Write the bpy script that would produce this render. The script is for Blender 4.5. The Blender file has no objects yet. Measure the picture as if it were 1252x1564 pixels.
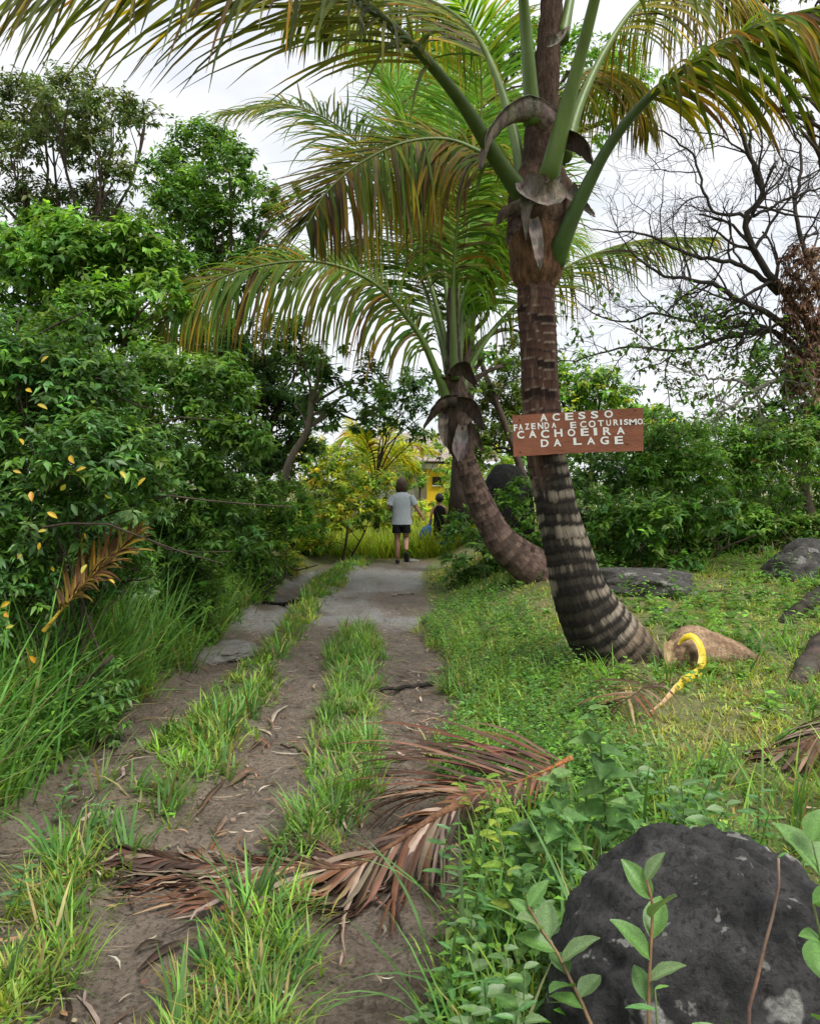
import bpy, math, random
import numpy as np
from mathutils import Vector, Matrix, Euler

# ------------------------------------------------------------------ camera, world, sun, exposure
SC = bpy.context.scene
COL = SC.collection
F = 1255.0; HZ = 735.0; CX = 626.0; EYE = 1.55
cam_d = bpy.data.cameras.new('camera'); cam = bpy.data.objects.new('camera', cam_d); COL.objects.link(cam)
cam.location = (0, 0, EYE); cam.rotation_euler = (math.radians(90), 0, 0)
cam_d.sensor_fit = 'HORIZONTAL'; cam_d.sensor_width = 36.0; cam_d.lens = 36.0 * F / 1252.0
cam_d.shift_y = -47.0 / 1252.0; cam_d.clip_start = 0.05; cam_d.clip_end = 3000
SC.camera = cam

SUN_EL, SUN_AZ = math.radians(58), math.radians(135)
wd = bpy.data.worlds.new('World'); SC.world = wd; wd.use_nodes = True
nt = wd.node_tree; nt.nodes.clear()
wo = nt.nodes.new('ShaderNodeOutputWorld'); bg = nt.nodes.new('ShaderNodeBackground')
sky = nt.nodes.new('ShaderNodeTexSky'); sky.sky_type = 'NISHITA'; sky.sun_disc = False
sky.sun_elevation = SUN_EL; sky.sun_rotation = SUN_AZ; sky.dust_density = 2.0; sky.altitude = 50
tc = nt.nodes.new('ShaderNodeTexCoord'); mp = nt.nodes.new('ShaderNodeMapping'); mp.inputs['Scale'].default_value = (1.6, 1.6, 4.0)
no = nt.nodes.new('ShaderNodeTexNoise'); no.inputs['Scale'].default_value = 1.7; no.inputs['Detail'].default_value = 6; no.inputs['Roughness'].default_value = .55
cr = nt.nodes.new('ShaderNodeValToRGB'); cr.color_ramp.elements[0].position = .30; cr.color_ramp.elements[0].color = (.62, .62, .62, 1)
cr.color_ramp.elements[1].position = .52; cr.color_ramp.elements[1].color = (.97, .97, .97, 1)
n2 = nt.nodes.new('ShaderNodeTexNoise'); n2.inputs['Scale'].default_value = 2.6; n2.inputs['Detail'].default_value = 5
cl = nt.nodes.new('ShaderNodeMix'); cl.data_type = 'RGBA'; cl.inputs['A'].default_value = (4.5, 4.65, 4.9, 1); cl.inputs['B'].default_value = (6.0, 6.0, 6.1, 1)
mx = nt.nodes.new('ShaderNodeMix'); mx.data_type = 'RGBA'
L = nt.links.new
L(tc.outputs['Generated'], mp.inputs['Vector']); L(mp.outputs[0], no.inputs['Vector']); L(mp.outputs[0], n2.inputs['Vector'])
L(no.outputs[0], cr.inputs[0]); L(n2.outputs[0], cl.inputs['Factor'])
L(cr.outputs[0], mx.inputs['Factor']); L(sky.outputs[0], mx.inputs['A']); L(cl.outputs['Result'], mx.inputs['B'])
L(mx.outputs['Result'], bg.inputs['Color']); bg.inputs['Strength'].default_value = 0.10; L(bg.outputs[0], wo.inputs['Surface'])

sun_d = bpy.data.lights.new('sun', 'SUN'); sun = bpy.data.objects.new('sun', sun_d); COL.objects.link(sun)
sun_d.energy = 2.5; sun_d.angle = math.radians(30); sun_d.color = (1, .96, .90)
sv = Vector((math.sin(SUN_AZ) * math.cos(SUN_EL), math.cos(SUN_AZ) * math.cos(SUN_EL), math.sin(SUN_EL)))
sun.rotation_euler = sv.to_track_quat('Z', 'Y').to_euler(); sun.location = (0, 0, 40)

SC.view_settings.view_transform = 'Standard'; SC.view_settings.look = 'None'; SC.view_settings.gamma = 1
SC.view_settings.exposure = 1.0
SC.render.engine = 'CYCLES'
SC.cycles.max_bounces = 7; SC.cycles.diffuse_bounces = 4; SC.cycles.glossy_bounces = 2; SC.cycles.transmission_bounces = 5; SC.cycles.transparent_max_bounces = 4
SC.cycles.use_denoising = True; SC.cycles.caustics_reflective = False; SC.cycles.caustics_refractive = False

# ------------------------------------------------------------------ helpers
R = np.random.default_rng(11); random.seed(5)
def at(px, py, Y): return np.array((Y * (px - CX) / F, Y, EYE + Y * (HZ - py) / F))
def nrm(v): return v / np.maximum(np.linalg.norm(v, axis=-1, keepdims=True), 1e-9)
def sm(a, b, x):
    t = np.clip((np.asarray(x, float) - a) / (b - a), 0, 1); return t * t * (3 - 2 * t)
def vn(x, y, s=0.0):
    x = np.asarray(x, float); y = np.asarray(y, float)
    i = np.floor(x); j = np.floor(y); u = x - i; v = y - j; u = u * u * (3 - 2 * u); v = v * v * (3 - 2 * v)
    def h(a, b):
        q = np.sin(a * 127.1 + b * 311.7 + s * 74.7) * 43758.5453; return q - np.floor(q)
    return (h(i, j) * (1 - u) + h(i + 1, j) * u) * (1 - v) + (h(i, j + 1) * (1 - u) + h(i + 1, j + 1) * u) * v
def fbm(x, y, s=0.0, o=4):
    r = 0; a = .5
    for k in range(o): r = r + a * vn(x * 2 ** k, y * 2 ** k, s + k * 7); a *= .5
    return r
def rgb(r, g, b):
    return tuple((c / 12.92 if c <= .04045 else ((c + .055) / 1.055) ** 2.4) for c in (r / 255, g / 255, b / 255))

ORG = {}
def mesh_from(name, V, faces, col=None, smooth=True, uvw=None):
    """faces: list of int arrays (n,3)/(n,4)"""
    me = bpy.data.meshes.new(name); V = np.asarray(V, np.float32)
    faces = [np.asarray(f, np.int32) for f in faces if len(f)]
    me.vertices.add(len(V)); me.vertices.foreach_set('co', V.ravel())
    tot = np.concatenate([np.full(len(f), f.shape[1], np.int32) for f in faces])
    lp = np.concatenate([f.ravel() for f in faces])
    me.loops.add(len(lp)); me.loops.foreach_set('vertex_index', lp)
    me.polygons.add(len(tot)); me.polygons.foreach_set('loop_start', np.concatenate([[0], np.cumsum(tot)[:-1]]).astype(np.int32))
    me.update(calc_edges=True)
    me.polygons.foreach_set('use_smooth', np.full(len(tot), smooth))
    if col is not None:
        a = me.attributes.new('Col', 'FLOAT_COLOR', 'POINT'); c = np.ones((len(V), 4), np.float32); c[:, :3] = col; a.data.foreach_set('color', c.ravel())
    if uvw is not None:
        a = me.attributes.new('tc', 'FLOAT_VECTOR', 'POINT'); a.data.foreach_set('vector', np.asarray(uvw, np.float32).ravel())
    return me
class MB:
    """collects geometry; build() links it as ONE mesh object"""
    def __init__(s): s.v = []; s.f3 = []; s.f4 = []; s.c = []; s.n = 0
    def add(s, V, faces, col=(.5, .5, .5)):
        V = np.asarray(V, float)
        for f in faces:
            f = np.asarray(f, int)
            if len(f): (s.f3 if f.shape[1] == 3 else s.f4).append(f + s.n)
        s.v.append(V); s.c.append(np.broadcast_to(np.asarray(col, float), (len(V), 3))); s.n += len(V)
    def build(s, name, mat, parent=None, smooth=True):
        V = np.concatenate(s.v); off = ORG.get(parent.name if parent else None, np.zeros(3))
        fs = ([np.concatenate(s.f4)] if s.f4 else []) + ([np.concatenate(s.f3)] if s.f3 else [])
        return link(name, mesh_from(name, V - off, fs, np.concatenate(s.c), smooth), mat, parent, off)
def link(name, me, mat, parent=None, org=None):
    o = bpy.data.objects.new(name, me); COL.objects.link(o)
    if mat is not None and not me.materials: me.materials.append(mat)
    if parent: o.parent = parent
    ORG[o.name] = np.zeros(3) if org is None else np.asarray(org, float)
    return o
def tag(o, label, cat=None, group=None, kind=None):
    o['label'] = label
    if cat: o['category'] = cat
    if group: o['group'] = group
    if kind: o['kind'] = kind
    return o
def thing(name, label, cat, loc=(0, 0, 0), group=None):
    o = bpy.data.objects.new(name, None); COL.objects.link(o); o.location = tuple(float(c) for c in loc); o.empty_display_size = .1
    ORG[o.name] = np.asarray(loc, float)
    return tag(o, label, cat, group)

def catmull(P, n):
    P = np.asarray(P, float); k = len(P)
    Q = np.vstack([2 * P[0] - P[1], P, 2 * P[-1] - P[-2]])
    t = np.linspace(0, k - 1, max(n * 4, 20)); i = np.minimum(t.astype(int), k - 2); u = (t - i)[:, None]
    a, b, c, d = Q[i], Q[i + 1], Q[i + 2], Q[i + 3]
    C = .5 * (2 * b + (c - a) * u + (2 * a - 5 * b + 4 * c - d) * u ** 2 + (3 * b - a - 3 * c + d) * u ** 3)
    s = np.concatenate([[0], np.cumsum(np.linalg.norm(np.diff(C, axis=0), axis=1))])
    ss = np.linspace(0, s[-1], n)
    return np.stack([np.interp(ss, s, C[:, j]) for j in range(3)], 1)
def frames(P):
    T = nrm(np.gradient(P, axis=0)); ref = np.array((0, 0, 1.)) if abs(T[0][2]) < .9 else np.array((1., 0, 0))
    N = np.zeros_like(T); n = nrm(np.cross(np.cross(T[0], ref), T[0])); N[0] = n
    for i in range(1, len(T)):
        n = n - T[i] * n.dot(T[i]); n = n / max(np.linalg.norm(n), 1e-9); N[i] = n
    return T, N, np.cross(T, N)
def tube(mb, P, rad, sides=6, col=(.5, .5, .5), flat=1.0, cap=True):
    P = np.asarray(P, float); n = len(P); rad = np.broadcast_to(np.asarray(rad, float), (n,))
    T, N, B = frames(P); a = np.linspace(0, 2 * math.pi, sides, endpoint=False)
    V = P[:, None] + rad[:, None, None] * (np.cos(a)[None, :, None] * N[:, None] * flat + np.sin(a)[None, :, None] * B[:, None])
    V = V.reshape(-1, 3); i = np.arange(n - 1)[:, None] * sides; j = np.arange(sides)[None]; k = (j + 1) % sides
    q = np.stack([i + j, i + k, i + sides + k, i + sides + j], -1).reshape(-1, 4)
    col = np.asarray(col, float)
    if col.ndim == 2: col = np.repeat(col, sides, 0)
    if cap:
        V = np.vstack([V, P[:1], P[-1:]]); m = n * sides; jj = np.arange(sides); kk = (jj + 1) % sides
        t1 = np.stack([np.full(sides, m), kk, jj], 1); t2 = np.stack([np.full(sides, m + 1), m - sides + jj, m - sides + kk], 1)
        if col.ndim == 2: col = np.vstack([col, col[:1], col[-1:]])
        mb.add(V, [q, np.vstack([t1, t2])], col)
    else: mb.add(V, [q], col)

# ------------------------------------------------------------------ materials
MATS = {}
def nodes_of(m):
    m.use_nodes = True; t = m.node_tree; t.nodes.clear(); return t, t.nodes.new, t.links.new
def leaf_mat(name, trans=.33, rough=.42, spec=.5, boost=1.5, noise=6.0):
    m = bpy.data.materials.new(name); t, N, K = nodes_of(m)
    out = N('ShaderNodeOutputMaterial'); at_ = N('ShaderNodeAttribute'); at_.attribute_name = 'Col'
    ns = N('ShaderNodeTexNoise'); ns.inputs['Scale'].default_value = noise; ns.inputs['Detail'].default_value = 3
    tcn = N('ShaderNodeTexCoord'); K(tcn.outputs['Object'], ns.inputs['Vector'])
    mr = N('ShaderNodeMapRange'); mr.inputs[1].default_value = .3; mr.inputs[2].default_value = .7; mr.inputs[3].default_value = .72; mr.inputs[4].default_value = 1.28
    K(ns.outputs[0], mr.inputs[0])
    mu = N('ShaderNodeVectorMath'); mu.operation = 'SCALE'; K(at_.outputs['Color'], mu.inputs[0]); K(mr.outputs[0], mu.inputs['Scale'])
    p = N('ShaderNodeBsdfPrincipled'); p.inputs['Roughness'].default_value = rough; p.inputs['Specular IOR Level'].default_value = spec
    K(mu.outputs[0], p.inputs['Base Color'])
    tr = N('ShaderNodeBsdfTranslucent'); m2 = N('ShaderNodeVectorMath'); m2.operation = 'MULTIPLY'; m2.inputs[1].default_value = (boost * 1.05, boost, boost * .5)
    K(mu.outputs[0], m2.inputs[0]); K(m2.outputs[0], tr.inputs[0])
    mx = N('ShaderNodeMixShader'); mx.inputs[0].default_value = trans; K(p.outputs[0], mx.inputs[1]); K(tr.outputs[0], mx.inputs[2]); K(mx.outputs[0], out.inputs[0])
    MATS[name] = m; return m
def solid_mat(name, rough=.8, noise=12., amt=.45, bump=.3, bscale=40., spec=.3, stretch=(1, 1, 1), col=None, attr=None):
    m = bpy.data.materials.new(name); t, N, K = nodes_of(m)
    out = N('ShaderNodeOutputMaterial'); p = N('ShaderNodeBsdfPrincipled'); p.inputs['Roughness'].default_value = rough; p.inputs['Specular IOR Level'].default_value = spec
    if attr: src = N('ShaderNodeAttribute'); src.attribute_name = attr; vec = src.outputs['Vector']
    else: src = N('ShaderNodeTexCoord'); vec = src.outputs['Object']
    mp = N('ShaderNodeMapping'); mp.inputs['Scale'].default_value = stretch; K(vec, mp.inputs[0])
    ns = N('ShaderNodeTexNoise'); ns.inputs['Scale'].default_value = noise; ns.inputs['Detail'].default_value = 6; ns.inputs['Roughness'].default_value = .6; K(mp.outputs[0], ns.inputs['Vector'])
    mr = N('ShaderNodeMapRange'); mr.inputs[1].default_value = .3; mr.inputs[2].default_value = .7; mr.inputs[3].default_value = 1 - amt; mr.inputs[4].default_value = 1 + amt; K(ns.outputs[0], mr.inputs[0])
    mu = N('ShaderNodeVectorMath'); mu.operation = 'SCALE'; K(mr.outputs[0], mu.inputs['Scale'])
    if col is None:
        a = N('ShaderNodeAttribute'); a.attribute_name = 'Col'; K(a.outputs['Color'], mu.inputs[0])
    else: mu.inputs[0].default_value = col
    K(mu.outputs[0], p.inputs['Base Color'])
    b = N('ShaderNodeTexNoise'); b.inputs['Scale'].default_value = bscale; b.inputs['Detail'].default_value = 5; K(mp.outputs[0], b.inputs['Vector'])
    bp = N('ShaderNodeBump'); bp.inputs['Strength'].default_value = bump; bp.inputs['Distance'].default_value = .02; K(b.outputs[0], bp.inputs['Height']); K(bp.outputs[0], p.inputs['Normal'])
    K(p.outputs[0], out.inputs[0]); MATS[name] = m; return m
M_LEAF = leaf_mat('leaf_green', .40, .50, .28, 1.6)
M_LEAFG = leaf_mat('leaf_glossy', .34, .40, .42, 1.5, 25.)
M_FROND = leaf_mat('palm_leaflet', .46, .55, .20, 1.7, 5.)
M_GRASS = leaf_mat('grass_blade', .38, .5, .28, 1.6, 9.)
M_DRY = leaf_mat('dry_leaf', .12, .6, .25, 1.2, 14.)
M_BARK = solid_mat('bark', .9, 14, .4, .6, 45, .2, (1, 1, .35))
M_PETI = solid_mat('petiole', .45, 9, .25, .12, 60, .4, (1, 1, .3))
M_FIBRE = solid_mat('palm_fibre', .95, 26, .55, .8, 90, .15, (1, 1, .25))
M_TRUNK = solid_mat('palm_trunk', .9, 3.2, .5, .9, 5., .2, (14, 2.2, 1), attr='tc')
M_HUSK = solid_mat('husk_fibre', .9, 30, .45, .7, 80, .2)
M_STEM = solid_mat('green_stem', .6, 20, .3, .2, 80, .3)

# ------------------------------------------------------------------ the ground
YN = [0.5, 1.5, 2.54, 3.16, 4.18, 5.5, 7.34, 9.5, 11.8, 15.6, 22]
E_RR = [0., 0., .03, .12, .21, .23, .257, .24, .225, .32, .6]
E_RL = [-.30, -.30, -.30, -.33, -.19, -.22, -.28, -.40, -.5, -.4, 0]
E_CL = [-.70, -.70, -.70, -.55, -.49, -.58, -.72, -.55, -.5, -.4, 0]
E_LL = [-1.02, -1.02, -1.02, -1.05, -.99, -1.0, -1.09, -1.08, -1.05, -.78, -.4]
E_LS = [-1.45, -1.45, -1.42, -1.45, -1.49, -1.42, -1.32, -1.38, -1.47, -1.2, -.9]
E_G = [-2.0, -2.0, -2.0, -2.0, -2.02, -2.0, -1.96, -2.05, -2.1, -1.5, -1.2]
def edges(x, y):
    w = (vn(np.asarray(x) * 3, np.asarray(y) * 1.7, 3) - .5) * .12
    rag = (fbm(np.asarray(y) * 1.1 + 4, np.asarray(x) * .6, 13, 3) - .42) * .5
    return [np.interp(y, YN, E_RR) + w + rag] + [np.interp(y, YN, e) + w for e in (E_RL, E_CL, E_LL, E_LS, E_G)]
def zones(x, y):
    """0..1 masks: centre strip, left strip, left bank, right lawn"""
    x = np.asarray(x, float); y = np.asarray(y, float); rr, rl, cl_, ll, ls, g = edges(x, y); s = .07
    cen = sm(cl_ - s, cl_ + s, x) * (1 - sm(rl - s, rl + s, x)) * (1 - sm(8.2, 9.0, y)) * np.where((y > 2.95) & (y < 3.35), .25, 1)
    lst = sm(ls - s, ls + s, x) * (1 - sm(ll - s, ll + s, x)) * (1 - sm(15.5, 17, y))
    bank = 1 - sm(g - .12, g + .12, x)
    lawn = sm(rr - s, rr + s, x)
    end = sm(16.5, 18.0, y)
    return cen, lst, np.maximum(bank, end), np.maximum(lawn, end)
def hgt(x, y):
    x = np.asarray(x, float); y = np.asarray(y, float); cen, lst, bank, lawn = zones(x, y); rr, rl, cl_, ll, ls, g = edges(x, y)
    z = .045 * cen + .05 * lst
    gul = sm(g - .1, g + .2, x) * (1 - sm(ls - .2, ls + .05, x)) * (1 - sm(12, 16, y)); z = z - .09 * gul
    rut = (1 - lawn) * sm(rl - .05, rl + .15, x) * (1 - sm(9, 12, y)); z = z - .045 * rut
    z = z + sm(0, 1.0, g - x) * .25 + sm(.6, 5, g - x) * .5 + sm(5, 40, g - x) * 1.0
    z = z + sm(.3, 1.9, x) * (.10 + .055 * np.clip(y - 4.5, 0, 9)) * (1 - sm(14, 30, y) * .6) + sm(2.5, 9, x) * .35 * sm(5, 10, y)
    z = z + (fbm(x * 1.3, y * 1.3, 5, 3) - .45) * .09 * (.35 + .65 * np.maximum(bank, lawn)) + (fbm(x * 6, y * 6, 9, 3) - .45) * .035
    return z
def axis(segs):
    o = []
    for a, b, d in segs: o.append(np.arange(a, b, d))
    return np.concatenate(o)
gx = np.concatenate([-np.geomspace(900, 5, 26), axis([(-4.6, -2.4, .12), (-2.4, 2.6, .03), (2.6, 6, .12)]), np.geomspace(6.2, 900, 26)])
gy = np.concatenate([-np.geomspace(300, 1, 10), axis([(0, 1.6, .2), (1.6, 6.5, .03), (6.5, 11, .06), (11, 22, .2)]), np.geomspace(22.2, 1500, 26)])
GX, GY = np.meshgrid(gx, gy); GZ = hgt(GX, GY); nx, ny = len(gx), len(gy)
fine = ((np.abs(GX) < 2.6) & (GY < 7))
lump = (fbm(GX * 17, GY * 17, 21, 3) - .45)
GZ = GZ + np.where(fine, lump * .045 + (fbm(GX * 6, GY * 9, 25, 2) - .4) * .03, 0)
cen, lst, bank, lawn = zones(GX, GY)
veg = np.clip(np.maximum.reduce([cen * .25, lst * .12, bank * .7, lawn * .8]), 0, 1)
veg = veg * sm(.30, .52, fbm(GX * 2.3, GY * 2.3, 31, 4) + .18)
grav = sm(8.3, 9.5, GY) * (1 - sm(13.5, 16, GY)) * (1 - np.maximum(bank, lawn)) * sm(.33, .55, fbm(GX * 1.6, GY * 1.1, 41, 3))
yel = sm(15, 18, GY) * (1 - sm(24, 30, GY)) * (1 - sm(1.5, 3, np.abs(GX)))
i, j = np.meshgrid(np.arange(nx - 1), np.arange(ny - 1)); a = (j * nx + i).ravel()
gm = mesh_from('ground', np.stack([GX, GY, GZ], -1).reshape(-1, 3), [np.stack([a, a + 1, a + nx + 1, a + nx], 1)], np.stack([veg, grav, yel], -1).reshape(-1, 3))
m = bpy.data.materials.new('soil'); t, N, K = nodes_of(m)
out = N('ShaderNodeOutputMaterial'); p = N('ShaderNodeBsdfPrincipled'); p.inputs['Specular IOR Level'].default_value = .35
tcn = N('ShaderNodeTexCoord'); sep = N('ShaderNodeSeparateColor'); atn = N('ShaderNodeAttribute'); atn.attribute_name = 'Col'; K(atn.outputs['Color'], sep.inputs[0])
def tex(scale, det=6, rough=.6):
    n = N('ShaderNodeTexNoise'); n.inputs['Scale'].default_value = scale; n.inputs['Detail'].default_value = det; n.inputs['Roughness'].default_value = rough; K(tcn.outputs['Object'], n.inputs['Vector']); return n.outputs[0]
def ramp(src, stops):
    r = N('ShaderNodeValToRGB'); e = r.color_ramp.elements
    e[0].position, e[0].color = stops[0][0], (*stops[0][1], 1); e[1].position, e[1].color = stops[-1][0], (*stops[-1][1], 1)
    for q, c in stops[1:-1]: k = e.new(q); k.color = (*c, 1)
    K(src, r.inputs[0]); return r.outputs[0]
def mixc(f, a_, b_):
    n = N('ShaderNodeMix'); n.data_type = 'RGBA'
    for s_, v in (('Factor', f), ('A', a_), ('B', b_)):
        if isinstance(v, (int, float, tuple)): n.inputs[s_].default_value = v if not isinstance(v, tuple) else (*v, 1)
        else: K(v, n.inputs[s_])
    return n.outputs['Result']
dirt = ramp(tex(2.2), [(.28, (.062, .046, .034)), (.42, (.115, .088, .066)), (.56, (.175, .138, .106)), (.66, (.205, .168, .132)), (.80, (.10, .076, .056))])
dirt = mixc(ramp(tex(28, 5, .7), [(.38, (0, 0, 0)), (.66, (.75, .75, .75))]), dirt, (.235, .195, .155))
dirt = mixc(ramp(tex(60, 4, .7), [(.50, (0, 0, 0)), (.62, (.8, .8, .8))]), dirt, (.05, .038, .028))
gravel = ramp(tex(22, 6, .75), [(.3, (.14, .13, .118)), (.5, (.27, .262, .25)), (.7, (.42, .41, .40))])
green = ramp(tex(24, 8, .75), [(.32, (.05, .06, .018)), (.44, (.11, .15, .035)), (.55, (.19, .20, .065)), (.68, (.20, .15, .085))])
c = mixc(sep.outputs[1], dirt, gravel); c = mixc(sep.outputs[0], c, green); c = mixc(sep.outputs[2], c, (.22, .22, .05))
K(c, p.inputs['Base Color'])
K(ramp(tex(1.1, 4), [(.40, (.38, .38, .38)), (.6, (.88, .88, .88))]), p.inputs['Roughness'])
bp = N('ShaderNodeBump'); bp.inputs['Strength'].default_value = 1.0; bp.inputs['Distance'].default_value = .035; K(tex(26, 9, .72), bp.inputs['Height']); K(bp.outputs[0], p.inputs['Normal']); K(p.outputs[0], out.inputs[0])
g = link('ground', gm, m); g['kind'] = 'structure'; g['label'] = 'muddy two-rut dirt track with grassy banks'

def gz(x, y): return float(hgt(x, y))
def gat(px, py):
    """ground point seen at a pixel"""
    y = 4.0
    for k in range(40):
        x = y * (px - CX) / F; h = gz(x, y); y = .5 * y + .5 * max(1.0, min(60, (EYE - h) * F / max(py - HZ, 8)))
    return np.array((y * (px - CX) / F, y, gz(y * (px - CX) / F, y)))

# ------------------------------------------------------------------ leaves and plants
def tmpl(kind):
    if kind == 'far':      # folded rhomb, 2 tris
        return np.array([(0, 0, 0), (.45, -.5, .10), (1, 0, -.02), (.45, .5, .10)]), [np.array([(0, 2, 1), (0, 3, 2)])]
    if kind == 'mid':      # 4 tris
        return np.array([(0, 0, 0), (.42, -.5, .07), (.5, 0, -.02), (.42, .5, .07), (1, 0, -.12)]), [np.array([(0, 2, 1), (0, 3, 2), (1, 2, 4), (2, 3, 4)])]
    if kind == 'broad':
        V = [(0, 0, 0), (.22, -.36, .05), (.25, 0, 0), (.22, .36, .05), (.52, -.5, .06), (.55, 0, -.015), (.52, .5, .06), (.80, -.30, .0), (.82, 0, -.06), (.80, .30, .0), (1, 0, -.15)]
        return np.array(V), [np.array([(0, 2, 1), (0, 3, 2), (7, 8, 10), (8, 9, 10)]), np.array([(1, 2, 5, 4), (2, 3, 6, 5), (4, 5, 8, 7), (5, 6, 9, 8)])]
    if kind == 'heart':
        V = [(0, 0, 0), (-.10, -.26, .04), (.06, 0, 0), (-.10, .26, .04), (.22, -.5, .06), (.3, 0, -.01), (.22, .5, .06), (.62, -.28, .0), (.64, 0, -.06), (.62, .28, .0), (1, 0, -.18)]
        return np.array(V), [np.array([(0, 2, 1), (0, 3, 2), (7, 8, 10), (8, 9, 10)]), np.array([(1, 2, 5, 4), (2, 3, 6, 5), (4, 5, 8, 7), (5, 6, 9, 8)])]
def place(mb, kind, P, D, U, Ln, W, col, curl=None):
    T, faces = tmpl(kind); n = len(P); k = len(T)
    D = nrm(D); U = U - (U * D).sum(1, keepdims=True) * D; U = nrm(U); S = np.cross(U, D)
    Ln = np.broadcast_to(Ln, (n,)); W = np.broadcast_to(W, (n,))
    z = np.broadcast_to(T[:, 2], (n, k))
    if curl is not None: z = z - np.asarray(curl)[:, None] * (T[:, 0] ** 2)[None]
    V = P[:, None] + (T[:, 0][None] * Ln[:, None])[..., None] * D[:, None] + (T[:, 1][None] * W[:, None])[..., None] * S[:, None] + (z * Ln[:, None])[..., None] * U[:, None]
    base = (np.arange(n) * k)
    fs = [(f[None] + base[:, None, None]).reshape(-1, f.shape[1]) for f in faces]
    mb.add(V.reshape(-1, 3), fs, np.repeat(col, k, 0))
def pal(n, cols, w=None, jit=.22):
    cols = np.asarray(cols, float); w = None if w is None else np.asarray(w, float) / np.sum(w)
    c = cols[R.choice(len(cols), n, p=w)]
    return np.clip(c * R.normal(1, jit, (n, 1)).clip(.5, 1.7) * R.normal(1, .06, (n, 3)), 0.004, .9)
def rdir(n):
    return nrm(R.normal(0, 1, (n, 3)))
G_MID = [(.092, .21, .034), (.12, .245, .044), (.066, .155, .028), (.155, .28, .046)]
G_BRI = [(.13, .29, .040), (.165, .34, .048), (.09, .22, .034), (.20, .35, .06)]
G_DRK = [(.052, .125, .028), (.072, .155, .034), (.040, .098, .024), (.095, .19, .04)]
G_YEL = [(.32, .43, .045), (.42, .48, .05), (.23, .36, .042), (.46, .42, .045)]
G_BLU = [(.09, .215, .065), (.125, .26, .08), (.065, .155, .042), (.16, .30, .095)]
G_OLV = [(.10, .145, .036), (.14, .175, .042), (.07, .115, .028), (.18, .19, .07)]
BARK_D = (.07, .052, .04); BARK_G = (.16, .135, .11); BARK_B = (.10, .07, .05)

def foliage(mb, blobs, ll, cols, cw=None, dens=24., kind='mid', wr=.42, droop=.25, per=9, gap=.36, jit=.25, twig=None, tip=None):
    for (x, y, z, rx, ry, rz) in blobs:
        r = (rx * rz) ** .5; nl = 2.85 * dens * (r / ll) ** 2; M = max(4, int(nl / per / .75))
        d = rdir(M); d[:, 2] = np.where(d[:, 2] < -.5, -d[:, 2] * .6, d[:, 2]); d = nrm(d)
        rr = R.uniform(.30, .86, M) ** .75
        B = np.array((x, y, z)) + d * rr[:, None] * np.array((rx, ry, rz))
        keep = fbm(B[:, 0] * 1.9 / r + 7, B[:, 2] * 1.9 / r + B[:, 1], 3, 2) > gap * R.uniform(.6, 1.1, M)
        B = B[keep]; d = d[keep]; M = len(B)
        if M == 0: continue
        td = nrm(d + R.normal(0, .45, (M, 3)) + np.array((0, 0, .25))); tl = r * R.uniform(.28, .55, M)
        tl = np.minimum(tl, ll * 5.5)
        if twig is not None:
            for q in range(0, M, 2): tube(twig, [B[q] - td[q] * tl[q] * .6, B[q] + td[q] * tl[q] * .4 + (0, 0, .01), B[q] + td[q] * tl[q]], [ll * .05, ll * .04, ll * .015], 3, BARK_B, cap=False)
        k = np.arange(per); tt = (.15 + .85 * (k + R.uniform(-.3, .3, (M, per))) / per)
        P = B[:, None] + td[:, None] * (tt * tl[:, None])[..., None]; P[..., 2] -= droop * .35 * tl[:, None] * tt ** 2
        S = nrm(np.cross(td, np.array((0, 0, 1.)) + R.normal(0, .2, (M, 3)))); sg = np.where(k % 2, 1., -1.)
        ph = R.uniform(-.9, .9, (M, per)); Bn = np.cross(td, S)
        D = td[:, None] * (.45 + .5 * (tt[..., None] > .85)) + sg[None, :, None] * S[:, None] * np.cos(ph)[..., None] + Bn[:, None] * np.sin(ph)[..., None] * .8 + R.normal(0, .25, (M, per, 3)); D[..., 2] -= droop
        U = np.array((0, 0, 1.)) + .45 * d[:, None] + R.normal(0, .32, (M, per, 3))
        tc_ = pal(M, cols, cw, jit * .8); c = np.repeat(tc_, per, 0) * R.normal(1, jit, (M * per, 1)).clip(.5, 1.6)
        n = M * per; lens = ll * R.uniform(.6, 1.2, n)
        if tip is not None:
            tp = R.random(n) < tip[1]; c[tp] = pal(int(tp.sum()), tip[0])
        place(mb, kind, P.reshape(-1, 3), D.reshape(-1, 3), U.reshape(-1, 3), lens, lens * wr * R.uniform(.8, 1.2, n), c, R.uniform(0, .3, n))
def pblobs(lst, Y, dj=.6, flat=1.0):
    o = []
    for b in lst:
        px, py, r = b[:3]; yy = Y + (b[3] if len(b) > 3 else R.uniform(-dj, dj)); q = at(px, py, yy); rr = r * yy / F
        o.append((q[0], q[1], q[2], rr, rr * 1.05, rr * flat))
    return o
def limb(mb, a, b, r0, r1, col, wob=.12, sides=6, n=8, sag=0.):
    a = np.asarray(a, float); b = np.asarray(b, float); d = np.linalg.norm(b - a)
    m1 = a + (b - a) * .35 + R.normal(0, wob * d * .4, 3) + (0, 0, .10 * d); m2 = a + (b - a) * .7 + R.normal(0, wob * d * .4, 3) + (0, 0, .05 * d - sag)
    P = catmull([a, m1, m2, b], n); tube(mb, P, np.linspace(r0, r1, n), sides, col); return P
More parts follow.
